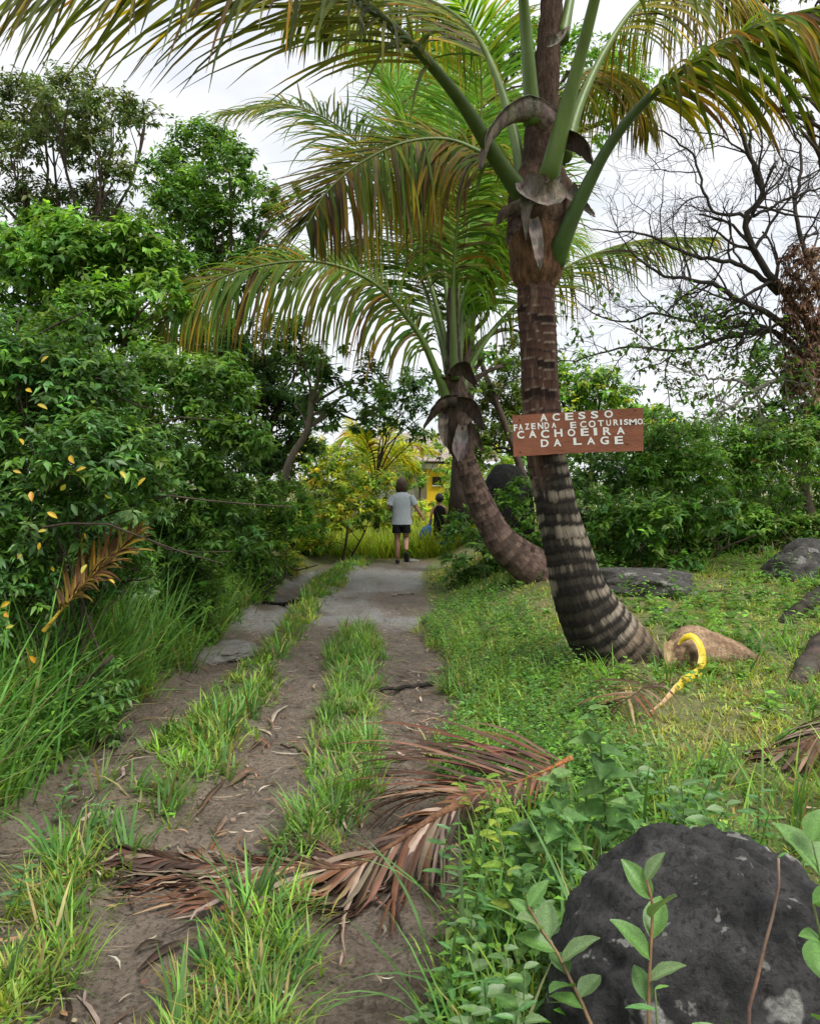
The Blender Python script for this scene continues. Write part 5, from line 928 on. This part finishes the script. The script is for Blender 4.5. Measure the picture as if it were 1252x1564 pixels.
# ------------------------------------------------------------------ people
M_SKIN = solid_mat('skin', .55, 8, .08, .05, 60, .35, col=(.40, .225, .155)); M_SHIRT = solid_mat('grey_shirt', .9, 8, .10, .25, 25, .2, col=(.36, .40, .44)); M_BLK = solid_mat('black_cloth', .9, 10, .2, .25, 30, .15, col=(.012, .012, .014))
M_HAIRB = solid_mat('brown_hair', .5, 30, .4, .4, 60, .4, (4, 4, .6), col=(.045, .023, .012)); M_HAIRK = solid_mat('black_hair', .45, 30, .3, .4, 60, .4, (4, 4, .6), col=(.012, .010, .010)); M_SHOE = solid_mat('dark_shoe', .7, 12, .2, .2, 40, .3, col=(.02, .02, .024)); M_SOLE = solid_mat('shoe_sole', .8, 12, .2, .2, 40, .3, col=(.22, .26, .27))
def skin_body(name, joints, links_, parent, mat):
    me = bpy.data.meshes.new(name); keys = list(joints); me.from_pydata([joints[k][0] for k in keys], [(keys.index(a_), keys.index(b_)) for a_, b_ in links_], [])
    o = bpy.data.objects.new(name, me); COL.objects.link(o); md = o.modifiers.new('skin', 'SKIN'); md.use_smooth_shade = True
    for k, sv_ in zip(keys, me.skin_vertices[0].data): r = joints[k][1]; sv_.radius = r if isinstance(r, tuple) else (r, r); sv_.use_root = (k == keys[0])
    o.modifiers.new('sub', 'SUBSURF').levels = 2; dg = bpy.context.evaluated_depsgraph_get(); m2 = bpy.data.meshes.new_from_object(o.evaluated_get(dg)); bpy.data.objects.remove(o); m2.name = name
    m2.materials.clear(); m2.materials.append(mat); m2.polygons.foreach_set('use_smooth', np.ones(len(m2.polygons), bool))
    return link(name, m2, mat, parent, np.zeros(3))
def loft(mb, rings, sides=20, cap=(False, False)):
    """rings: (cx, cy, cz, rx, ry)"""
    a = np.linspace(0, 6.28318, sides, endpoint=False); V = np.concatenate([np.stack([cx + rx * np.cos(a), cy + ry * np.sin(a), np.full(sides, cz)], 1) for cx, cy, cz, rx, ry in rings]); n = len(rings)
    i = np.arange(n - 1)[:, None] * sides; j = np.arange(sides)[None]; k = (j + 1) % sides; fs = [np.stack([i + j, i + k, i + sides + k, i + sides + j], -1).reshape(-1, 4)]
    mb.add(V, fs)
    for c_, r_ in zip(cap, (rings[0], rings[-1])):
        if c_: off = 0 if r_ is rings[0] else (n - 1) * sides; W = np.vstack([V[off:off + sides], [r_[:3]]]); mb.add(W, [np.stack([np.full(sides, sides), np.arange(sides), (np.arange(sides) + 1) % sides], 1)])
def hand(J, LK, pre, wrist, d, s, up, L=.085):
    """palm and five fingers as short chains from the wrist"""
    w = np.asarray(wrist, float); d = nrm(np.asarray(d, float)); s = np.asarray(s, float); up = np.asarray(up, float); pm = w + d * L * .8; J[pre + 'palm'] = (tuple(pm), (.026, .014)); LK.append((pre + 'wrist', pre + 'palm'))
    for k, (o_, ln) in enumerate(((-.024, .055), (-.008, .070), (.008, .068), (.024, .052))):
        k0 = pm + s * o_ + d * .02; k1 = k0 + d * ln * .5 + up * .006; k2 = k1 + d * ln * .4 + up * .018
        for nm, pt, r in (('a', k0, .0095), ('b', k1, .0085), ('c', k2, .007)): J[pre + 'f%d%s' % (k, nm)] = (tuple(pt), r)
        LK += [(pre + 'palm', pre + 'f%da' % k), (pre + 'f%da' % k, pre + 'f%db' % k), (pre + 'f%db' % k, pre + 'f%dc' % k)]
    t0 = w + d * L * .4 - s * .03; t1 = t0 + d * .03 - s * .018; J[pre + 't0'] = (tuple(t0), .0105); J[pre + 't1'] = (tuple(t1), .009); LK += [(pre + 'palm', pre + 't0'), (pre + 't0', pre + 't1')]
def head_on(parent, c, r, hair_mat, long_hair):
    """skull with nose, ears; hair shell"""
    import bmesh
    bm = bmesh.new(); bmesh.ops.create_uvsphere(bm, u_segments=28, v_segments=20, radius=1); V = np.array([v.co[:] for v in bm.verts]); W = V * (r * .80, r * .95, r * 1.12)
    jaw = np.clip(-V[:, 2], 0, 1); W[:, 0] *= 1 - .30 * jaw; W[:, 1] = W[:, 1] * (1 - .18 * jaw) + .10 * r * jaw
    nose = np.exp(-((V[:, 0] / .16) ** 2 + ((V[:, 2] + .12) / .22) ** 2)) * (V[:, 1] > .5); W[:, 1] += nose * r * .24
    for ex in (-.35, .35): e_ = np.exp(-(((V[:, 0] - ex) / .16) ** 2 + ((V[:, 2] - .05) / .10) ** 2)) * (V[:, 1] > .4); W[:, 1] -= e_ * r * .08
    mo = np.exp(-((V[:, 0] / .28) ** 2 + ((V[:, 2] + .52) / .06) ** 2)) * (V[:, 1] > .4); W[:, 1] -= mo * r * .05
    ear = np.exp(-(((V[:, 1] + .05) / .16) ** 2 + ((V[:, 2] - .0) / .26) ** 2)) * (np.abs(V[:, 0]) > .85); W[:, 0] += np.sign(V[:, 0]) * ear * r * .16
    me = bpy.data.meshes.new('head'); bm.to_mesh(me); W = W + c; me.vertices.foreach_set('co', W.astype(np.float32).ravel()); me.polygons.foreach_set('use_smooth', np.ones(len(me.polygons), bool)); h = link('head', me, M_SKIN, parent, np.zeros(3))
    Hh = V * (r * .90, r * 1.05, r * 1.20); back = (V[:, 1] < .25) | (V[:, 2] > .35)
    if long_hair: low = (V[:, 2] < 0) & (V[:, 1] < .35); Hh[:, 2] = np.where(low, V[:, 2] * r * 1.75, Hh[:, 2]); Hh[:, 0] = np.where(low, V[:, 0] * r * .98 + np.sign(V[:, 0]) * .12 * r * (V[:, 2] < -.3), Hh[:, 0])
    Hh *= (1 + .05 * (vn(V[:, 0] * 9, V[:, 2] * 3 + V[:, 1] * 5, 3) - .5))[:, None]
    front = (V[:, 1] > .3) & (V[:, 2] < .45); Hh[front] *= .84
    if not long_hair: nl = (V[:, 2] < -.25); Hh[nl] *= .80
    me2 = bpy.data.meshes.new('hair'); bm.to_mesh(me2); bm.free(); Hh = Hh + c + np.array((0, -.012, .012)); me2.vertices.foreach_set('co', Hh.astype(np.float32).ravel()); me2.polygons.foreach_set('use_smooth', np.ones(len(me2.polygons), bool)); link('hair', me2, hair_mat, h, np.zeros(3))
def shoe(parent, a_, b_, w, mat=M_SHOE):
    """a_: heel, b_: toe"""
    mb = MB(); a_ = np.asarray(a_, float); b_ = np.asarray(b_, float); P = np.array([a_ + (b_ - a_) * t_ for t_ in np.linspace(-.02, 1.02, 12)]); r = np.interp(np.linspace(0, 1, 12), [0, .08, .3, .7, .92, 1], [.02, .8, .85, 1, .8, .05]) * w; tube(mb, P, r, 12, (.5, .5, .5), .72); o = mb.build('shoe', mat, None); o.parent = parent; return o
Yw = 15.4; wq = np.array((Yw * (613 - CX) / F, Yw, gz(Yw * (613 - CX) / F, Yw)))
wz = wq[2]; pw = thing('person', 'person in pale grey T-shirt and black shorts walking away along the road', 'person', wq)
J = {'pelvis': ((0, 0, .84), (.135, .10)), 'waist': ((0, .01, 1.0), (.115, .085)), 'chest': ((0, .02, 1.20), (.14, .095)), 'neck0': ((0, .01, 1.32), .06), 'neck1': ((0, .02, 1.40), .05), 'skull': ((0, .03, 1.46), .05)}
LK = [('pelvis', 'waist'), ('waist', 'chest'), ('chest', 'neck0'), ('neck0', 'neck1'), ('neck1', 'skull')]
for s_, pre in ((-1, 'l'), (1, 'r')):
    J[pre + 'sh'] = ((s_ * .17, .01, 1.27), .058); LK.append(('chest', pre + 'sh'))
    el, wr_ = ((-.235, .0, 1.05), (-.16, .20, .99)) if s_ < 0 else ((.27, .04, 1.06), (.38, .10, .90))
    J[pre + 'el'] = (el, .042); J[pre + 'wrist'] = (wr_, .030); LK += [(pre + 'sh', pre + 'el'), (pre + 'el', pre + 'wrist')]
    hand(J, LK, pre, wr_, np.array(wr_) - np.array(el), (0, 1, 0) if s_ > 0 else (1, 0, 0), (0, 0, -1))
    J[pre + 'hip'] = ((s_ * .085, 0, .80), .098); LK.append(('pelvis', pre + 'hip'))
    kn, an = ((-.075, .02, .46), (-.07, .02, .09)) if s_ < 0 else ((.085, .08, .48), (.09, -.24, .27))
    J[pre + 'thigh'] = ((s_ * .085, .02, .63), .080); J[pre + 'kn'] = (kn, .055); J[pre + 'calf'] = (tuple(np.array(kn) * .7 + np.array(an) * .3 + (0, -.015, 0)), .056); J[pre + 'an'] = (an, .036); LK += [(pre + 'hip', pre + 'thigh'), (pre + 'thigh', pre + 'kn'), (pre + 'kn', pre + 'calf'), (pre + 'calf', pre + 'an')]
skin_body('body', J, LK, pw, M_SKIN)
head_on(pw, np.array((0, .04, 1.475)), .112, M_HAIRB, True)
mb = MB(); loft(mb, [(0, .005, .745, .205, .145), (0, .005, .78, .200, .140), (0, .01, .95, .172, .122), (0, .015, 1.1, .185, .122), (0, .015, 1.22, .205, .118), (0, .012, 1.29, .185, .100), (0, .01, 1.335, .10, .075), (0, .01, 1.35, .075, .065)], 28)
for s_ in (-1, 1):
    e_ = np.array(J[('l' if s_ < 0 else 'r') + 'el'][0]); a_ = np.array((s_ * .15, .01, 1.275)); P = np.array([a_ + (e_ - a_) * t_ for t_ in (0, .25, .5, .75)]); tube(mb, P, [.078, .078, .078, .084], 16, cap=False)
mb.build('t_shirt', M_SHIRT, None).parent = pw
def shorts(parent, zt, zb_, w, d_, mat, ly=(0, 0)):
    mb = MB(); loft(mb, [(0, 0, zt, w * .92, d_ * .92), (0, 0, zt - .08, w, d_), (0, 0, zt - .15, w * 1.02, d_ * 1.02)], 24)
    for s_, yy in ((-1, ly[0]), (1, ly[1])): loft(mb, [(s_ * w * .46, yy * .3, zt - .12, w * .54, d_ * .95), (s_ * w * .50, yy, zb_, w * .58, d_ * .98)], 18)
    mb.build('shorts', mat, None).parent = parent
shorts(pw, .86, .585, .165, .135, M_BLK, (0, .02))
shoe(pw, (-.07, -.05, .045), (-.08, .19, .04), .048); so = shoe(pw, (.095, -.31, .25), (.10, -.21, .055), .052)
Yc = 17.2; cq = np.array((Yc * (671 - CX) / F, Yc, gz(Yc * (671 - CX) / F, Yc))); hc = EYE + Yc * (HZ - 755) / F - cq[2]; ks = hc / 1.56
pc = thing('person', 'child in black sleeveless top walking ahead behind the roadside bush', 'person', cq)
J2 = {'pelvis': ((0, 0, .80), (.12, .09)), 'waist': ((0, .01, .96), (.105, .08)), 'chest': ((0, .02, 1.15), (.125, .09)), 'neck0': ((0, .01, 1.27), .055), 'skull': ((0, .03, 1.40), .05)}; LK2 = [('pelvis', 'waist'), ('waist', 'chest'), ('chest', 'neck0'), ('neck0', 'skull')]
for s_, pre in ((-1, 'l'), (1, 'r')):
    J2[pre + 'sh'] = ((s_ * .155, .01, 1.21), .052); LK2.append(('chest', pre + 'sh')); el, wr_ = ((-.22, -.02, 1.0), (-.235, .03, .78)) if s_ < 0 else ((.205, .02, .98), (.19, .12, .80))
    J2[pre + 'el'] = (el, .038); J2[pre + 'wrist'] = (wr_, .028); LK2 += [(pre + 'sh', pre + 'el'), (pre + 'el', pre + 'wrist')]; hand(J2, LK2, pre, wr_, (0, .1, -1), (0, 1, 0), (-s_ * 1., 0, 0), .075)
    J2[pre + 'hip'] = ((s_ * .08, 0, .76), .088); J2[pre + 'kn'] = ((s_ * .08, .02 + .1 * (s_ > 0), .44), .052); J2[pre + 'an'] = ((s_ * .08, .0 - .12 * (s_ < 0) + .1 * (s_ > 0), .10), .034); LK2 += [('pelvis', pre + 'hip'), (pre + 'hip', pre + 'kn'), (pre + 'kn', pre + 'an')]
skin_body('body', J2, LK2, pc, M_SKIN); head_on(pc, np.array((0, .04, 1.43)), .128, M_HAIRK, False)
mb = MB(); loft(mb, [(0, .005, .70, .175, .13), (0, .01, .92, .155, .112), (0, .015, 1.1, .165, .112), (0, .012, 1.20, .15, .10), (0, .01, 1.26, .085, .07)], 24); mb.build('sleeveless_top', M_BLK, None).parent = pc
shorts(pc, .80, .45, .155, .125, M_BLK); shoe(pc, (-.08, -.15, .04), (-.08, .06, .04), .045); shoe(pc, (.08, .05, .04), (.08, .27, .04), .045); pc.scale = (ks, ks, ks)
# the blue bag in the child's hand
bq = at(650, 815, Yc - .02); mb = MB(); M_BLUE = solid_mat('blue_plastic', .35, 6, .35, .3, 14, .5, col=(.015, .14, .42))
loft(mb, [(0, 0, -.20, .02, .02), (0, 0, -.185, .09, .06), (0, 0, -.10, .135, .085), (0, 0, .02, .13, .08), (0, 0, .12, .095, .06), (0, 0, .18, .04, .03), (0, 0, .20, .025, .02)], 20, (True, True)); V = [v * (1 + .12 * (vn(v[:, 0:1] * 22, v[:, 2:3] * 14, 3) - .5)) for v in mb.v]; an = math.radians(24)
mb.v = [np.stack([v[:, 0] * math.cos(an) + v[:, 2] * math.sin(an), v[:, 1], -v[:, 0] * math.sin(an) + v[:, 2] * math.cos(an)], 1) + bq for v in V]
tube(mb, catmull([bq + (.07, 0, .17), bq + (.11, 0, .26), bq + (.10, .02, .32), bq + (.06, .01, .18)], 12), .008, 6); bo = mb.build('bag', M_BLUE); tag(bo, 'blue plastic bag hanging from the hand of the child', 'bag')

# ------------------------------------------------------------------ the house
Yo = 29.0; hx = lambda px: Yo * (px - CX) / F; hzv = lambda py: EYE + Yo * (HZ - py) / F
house = thing('house', 'small house with yellow wall and pale grey side half hidden by foliage', 'house', (hx(660), Yo, 0))
M_Y = solid_mat('yellow_wall', .85, 3, .12, .1, 40, .2, col=(.78, .52, .03)); M_GW = solid_mat('grey_wall', .9, 3, .15, .1, 40, .2, col=(.50, .50, .48)); M_WW = solid_mat('white_wall', .85, 3, .08, .1, 40, .2, col=(.75, .75, .72)); M_RF = solid_mat('roof_tile', .9, 4, .25, .4, 10, .2, col=(.36, .31, .28)); M_GL = solid_mat('dark_glass', .1, 2, .1, .0, 4, .6, col=(.03, .022, .018)); M_WD = solid_mat('brown_wood', .7, 9, .3, .2, 30, .3, col=(.10, .05, .03))
def boxm(name, x0, x1, y0, y1, z0, z1, mat, parent):
    mb = MB(); V = np.array([(x, y, z) for z in (z0, z1) for y in (y0, y1) for x in (x0, x1)]); mb.add(V, [np.array([(0, 1, 5, 4), (1, 3, 7, 5), (3, 2, 6, 7), (2, 0, 4, 6), (4, 5, 7, 6), (0, 2, 3, 1)])]); return mb.build(name, mat, parent, smooth=False)
zt = hzv(708); gw = boxm('wall', hx(560), hx(652), Yo + .6, Yo + 5.2, -.3, zt, M_GW, house); yw = boxm('wall', hx(652), hx(679), Yo, Yo + 5, -.3, hzv(716), M_Y, house); ww = boxm('wall', hx(679), hx(740), Yo + .35, Yo + 5.1, -.3, zt, M_WW, house); boxm('lintel', hx(642), hx(742), Yo - .12, Yo + .34, hzv(716) + .01, hzv(708), M_WW, house)
yw['label'] = 'bright yellow front wall'; ww['label'] = 'white louvred wall'; gw['label'] = 'pale grey side wall'
wn = boxm('window', hx(660), hx(674), Yo - .05, Yo + .02, hzv(741), hzv(728), M_WD, house)
for k in (0, 1): boxm('pane', hx(661 + 6.6 * k), hx(666.4 + 6.6 * k), Yo - .056, Yo - .04, hzv(740), hzv(729), M_GL, wn)
boxm('window_sill', hx(659), hx(675), Yo - .12, Yo - .052, hzv(742.5), hzv(741), M_WW, wn)
for k in range(9): boxm('slat', hx(683 + k * 5), hx(685 + k * 5), Yo + .26, Yo + .345, -.2, hzv(745), M_WW, house)
mb = MB(); x0, x1, ye, yr, ze, zr_ = hx(535), hx(760), Yo - .6, Yo + 2.8, hzv(706), hzv(655); rows_ = 16
rfo = None
for k in range(rows_):      # overlapping tile courses
    t0_, t1_ = k / rows_, (k + 1.15) / rows_; ya, yb = ye + (yr - ye) * t0_, ye + (yr - ye) * min(t1_, 1); za, zb2 = ze + (zr_ - ze) * t0_, ze + (zr_ - ze) * min(t1_, 1); nx_ = 60
    xs = np.linspace(x0, x1, nx_ * 4 + 1); wv_ = .035 * np.abs(np.sin(np.linspace(0, nx_ * math.pi, nx_ * 4 + 1))); A_ = np.stack([xs, np.full_like(xs, ya), za + .03 + wv_], 1); B2 = np.stack([xs, np.full_like(xs, yb), zb2 + wv_], 1); C2 = A_ - (0, 0, .03); n_ = len(xs); i = np.arange(n_ - 1)
    mb.add(np.vstack([A_, B2, C2]), [np.stack([i, i + 1, i + 1 + n_, i + n_], 1), np.stack([i + 2 * n_, i + 1 + 2 * n_, i + 1, i], 1)])
mb.add([(x0, yr, zr_), (x1, yr, zr_), (x1, Yo + 6, ze), (x0, Yo + 6, ze)], [np.array([(0, 1, 2, 3)])]); mb.build('roof', M_RF, house, smooth=False)
# young palm with yellow fronds at the bend
yq = at(575, 800, 20); yq[2] = gz(yq[0], yq[1]); yp2 = thing('young_palm', 'young palm with yellow fronds growing in front of the house', 'palm tree', yq)
mb = MB(); tube(mb, catmull([yq, at(572, 770, 20), at(570, 740, 20)], 8), np.linspace(.12, .08, 8), 8, (.14, .11, .08)); mb.build('trunk', M_BARK, yp2)
YF = [(.36, .36, .03), (.28, .34, .03), (.20, .30, .03), (.44, .36, .03)]
for tipx, tipy, mx_, my_, dY in ((665, 690, 620, 680, -.5), (640, 720, 600, 690, .6), (500, 690, 540, 665, -.4), (530, 640, 555, 680, .5), (600, 640, 585, 680, 1.), (655, 685, 615, 700, 1.2), (560, 660, 560, 700, -1.)):
    frond(yp2, [at(571, 745, 20), at((571 + mx_) / 2, (735 + my_) / 2 - 6, 20 + dY * .5), at(mx_, my_, 20 + dY), at(tipx, tipy, 20 + dY * 1.4)], .03, n=40, Lm=.62, w=.05, t0=.25, droop=.7, cols=YF, dry=.05, tipdry=.2, rcol=((.35, .3, .05), (.4, .33, .04)))

# ------------------------------------------------------------------ foreground plants, leaf by leaf
LH = [leaf_mesh('heart', c_, .78) for c_ in ((.08, .17, .05), (.10, .21, .06), (.055, .12, .035), (.13, .23, .07))]
LB = [leaf_mesh('broad', c_, .52) for c_ in ((.12, .20, .08), (.10, .21, .05), (.15, .23, .10), (.07, .15, .04))]
LN = [leaf_mesh('broad', c_, .30) for c_ in ((.09, .22, .06), (.12, .25, .05), (.07, .17, .05), (.10, .20, .08))]
LV = [leaf_mesh('broad', c_, .52) for c_ in ((.22, .30, .04), (.16, .27, .04), (.11, .22, .04), (.25, .32, .05))]
LR = [leaf_mesh('broad', c_, .80) for c_ in ((.09, .20, .04), (.12, .24, .06))]
def sapling(name, label, stem_pts, r, leaves, leafset, size, cat='plant', stemcol=(.10, .14, .04), up=.5, cam_face=.4, group=None, mat=M_LEAFG, ground=True, spread=1., tiponly=False):
    P0 = [np.asarray(q, float) for q in stem_pts]
    if ground: g0 = P0[0].copy(); g0[2] = gz(g0[0], g0[1]) - .02; P0 = [g0] + P0
    P = catmull(P0, 18); root = thing(name, label, cat, P[0], group); mb = MB(); tube(mb, P + R.normal(0, r * .12, P.shape), np.linspace(r, r * .45, 18), 7, pal(18, [stemcol], None, .15)); mb.build('stem', M_STEM, root)
    n = leaves
    for k in range(n):
        t_ = (1 - (k / n) * (.28 if tiponly else .75)) * 17; i = int(min(16, t_)); p_ = P[i] + (P[i + 1] - P[i]) * (t_ - i); T_ = nrm(P[i + 1] - P[i]); az = k * 2.4 if tiponly else (k // 2 * 1.57 + (k % 2) * 3.14159 + R.normal(0, .25))
        sd = np.array((math.cos(az), math.sin(az), 0)) * spread; d = sd + T_ * up * (1.5 - 1.1 * k / n) + R.normal(0, .12, 3); u = np.array((0, -cam_face, 1.)) + T_ * .4 + R.normal(0, .15, 3)
        leaf_obj(root, leafset[R.integers(len(leafset))], p_, d, u, size * R.uniform(.75, 1.2) * (.75 + .5 * min(1, 3 * k / n)), mat)
    return root
sapling('sapling', 'slender sapling with tuft of pale oval leaves standing before the black boulder', [at(990, 1590, 1.45), at(992, 1480, 1.47), at(997, 1400, 1.5), at(988, 1345, 1.5)], .0055, 7, LB, .068, stemcol=(.20, .11, .06), up=1.1, tiponly=True)
sapling('sapling', 'leaning sapling with broad green leaves at the boulder edge', [at(905, 1600, 1.5), at(880, 1520, 1.55), at(850, 1455, 1.6), at(825, 1420, 1.62), at(808, 1385, 1.63)], .006, 10, LB, .070, stemcol=(.20, .12, .06), up=.8, tiponly=True)
sapling('stem', 'bare brown stem rising in front of the black boulder', [at(1142, 1590, 1.45), at(1158, 1490, 1.46), at(1180, 1400, 1.48), at(1190, 1345, 1.5), at(1188, 1310, 1.5)], .0055, 2, LN, .03, stemcol=(.17, .11, .08))
sapling('sapling', 'sapling with thick rounded leaves at the far side of the boulder', [at(1262, 1560, 1.5), at(1262, 1480, 1.5), at(1250, 1420, 1.5), at(1242, 1380, 1.5)], .005, 8, LR, .065, up=.5, tiponly=False)
sapling('sapling', 'plant with one large round veined leaf above the boulder', [at(1262, 1420, 1.75), at(1252, 1340, 1.8), at(1240, 1285, 1.82)], .004, 3, LR, .095, up=1.2, tiponly=True)
sapling('seedling', 'small seedling with narrow bright leaves growing up the boulder face', [at(1003, 1590, 1.3), at(1000, 1540, 1.32), at(1000, 1512, 1.33)], .003, 9, LN, .048, up=.2)
sapling('seedling', 'single rounded leaf poking up under the boulder', [at(1110, 1600, 1.3), at(1112, 1575, 1.3)], .003, 2, LR, .06, up=1.0, tiponly=True)
sapling('weed', 'tall weed with heart-shaped drooping leaves beside the dead frond', [at(925, 1260, 3.1), at(920, 1180, 3.1), at(915, 1120, 3.12), at(905, 1085, 3.12)], .006, 16, LH, .105, up=.1, mat=M_LEAF)
sapling('weed', 'weed with heart-shaped leaves growing behind the boulder', [at(860, 1290, 2.9), at(856, 1220, 2.9), at(850, 1185, 2.9)], .005, 13, LH, .09, up=.1, mat=M_LEAF)
sapling('weed', 'weed with yellow-green paired leaflets at the tip of the dead frond stalk', [at(780, 1400, 2.6), at(768, 1300, 2.65), at(755, 1240, 2.7), at(742, 1190, 2.7)], .0045, 20, LV, .055, up=.3, mat=M_LEAF)
sapling('weed', 'yellow-green weed arching over the dead frond', [at(730, 1270, 3.0), at(715, 1220, 3.05), at(700, 1190, 3.05)], .004, 14, LV, .045, up=.4, mat=M_LEAF)
WS = [(700, 1330, 2.75, LN, .06), (690, 1260, 3.05, LN, .06), (745, 1330, 2.6, LN, .065), (720, 1400, 2.4, LB, .05), (800, 1330, 2.6, LH, .07), (770, 1450, 2.1, LB, .06), (740, 1500, 2.0, LN, .06), (800, 1480, 2.0, LB, .055), (670, 1520, 2.3, LH, .05), (690, 1440, 2.35, LN, .05), (830, 1390, 2.3, LB, .06), (880, 1250, 2.8, LN, .07), (960, 1220, 2.9, LH, .08), (1000, 1180, 3.2, LN, .07), (1040, 1200, 3.1, LB, .075), (1085, 1190, 3.3, LN, .08), (1110, 1230, 2.9, LB, .075), (830, 1240, 3.1, LH, .075), (780, 1270, 3.0, LN, .06), (640, 1555, 2.2, LB, .05), (980, 1140, 3.7, LB, .08), (1160, 1210, 3.1, LN, .07), (720, 1550, 1.9, LB, .055), (790, 1545, 1.9, LN, .06)]
for k, (px, py, Yy, ls, sz) in enumerate(WS):
    kind_ = {id(LN): 'narrow', id(LB): 'oval', id(LH): 'heart-shaped'}[id(ls)]; tp_ = at(px, py, Yy); x_ = tp_ + (R.normal(0, .03), R.normal(0, .03), -.12)
    where = 'behind the black boulder' if (py < 1235 and px > 930) else 'beside the dead frond stalk' if py < 1345 else 'against the side of the black boulder' if px > 760 else 'at the edge of the wheel rut'
    sapling('weed', 'green weed with %s leaves growing %s' % (kind_, where), [x_, tp_], .0035, 12, ls, sz, up=.25, mat=M_LEAF, group='%s-leaved weeds on the verge' % kind_)
for k, (px, py) in enumerate([(120, 1210), (60, 1330), (150, 1290), (30, 1400), (95, 1260)]):
    q = gat(px, py); sapling('weed', 'small weed sprouting on the ridge between gully and rut', [q + (0, 0, .08), q + (.02, 0, .17)], .003, 14, LN, .05, up=.25, mat=M_LEAF, group='small weeds on the gully ridge')
# long grass blades beside the boulder
mb = MB(); 
for px, py, Yy, ln in ((900, 1330, 2.45, .62), (915, 1340, 2.45, .55), (690, 1330, 2.75, .5), (1180, 1260, 2.6, .5), (1210, 1300, 2.6, .45), (860, 1320, 2.6, .5), (680, 1460, 2.4, .45), (1020, 1220, 3.2, .6), (940, 1290, 2.7, .6)):
    q = at(px, py, Yy); n = 9; x_ = q[0] + R.normal(0, .05, n); y_ = q[1] + R.normal(0, .05, n); blades(mb, x_, y_, ln * R.uniform(.7, 1.3, n), R.uniform(.010, .017, n), R.uniform(0, 6.28, n), R.uniform(.05, .45, n), R.uniform(.3, 1.6, n), pal(n, [(.09, .19, .06), (.12, .23, .07), (.15, .25, .08)]), seg=6)
tag(mb.build('grass', M_GRASS), 'long arching grass blades round the black boulder', 'grass', kind='stuff')
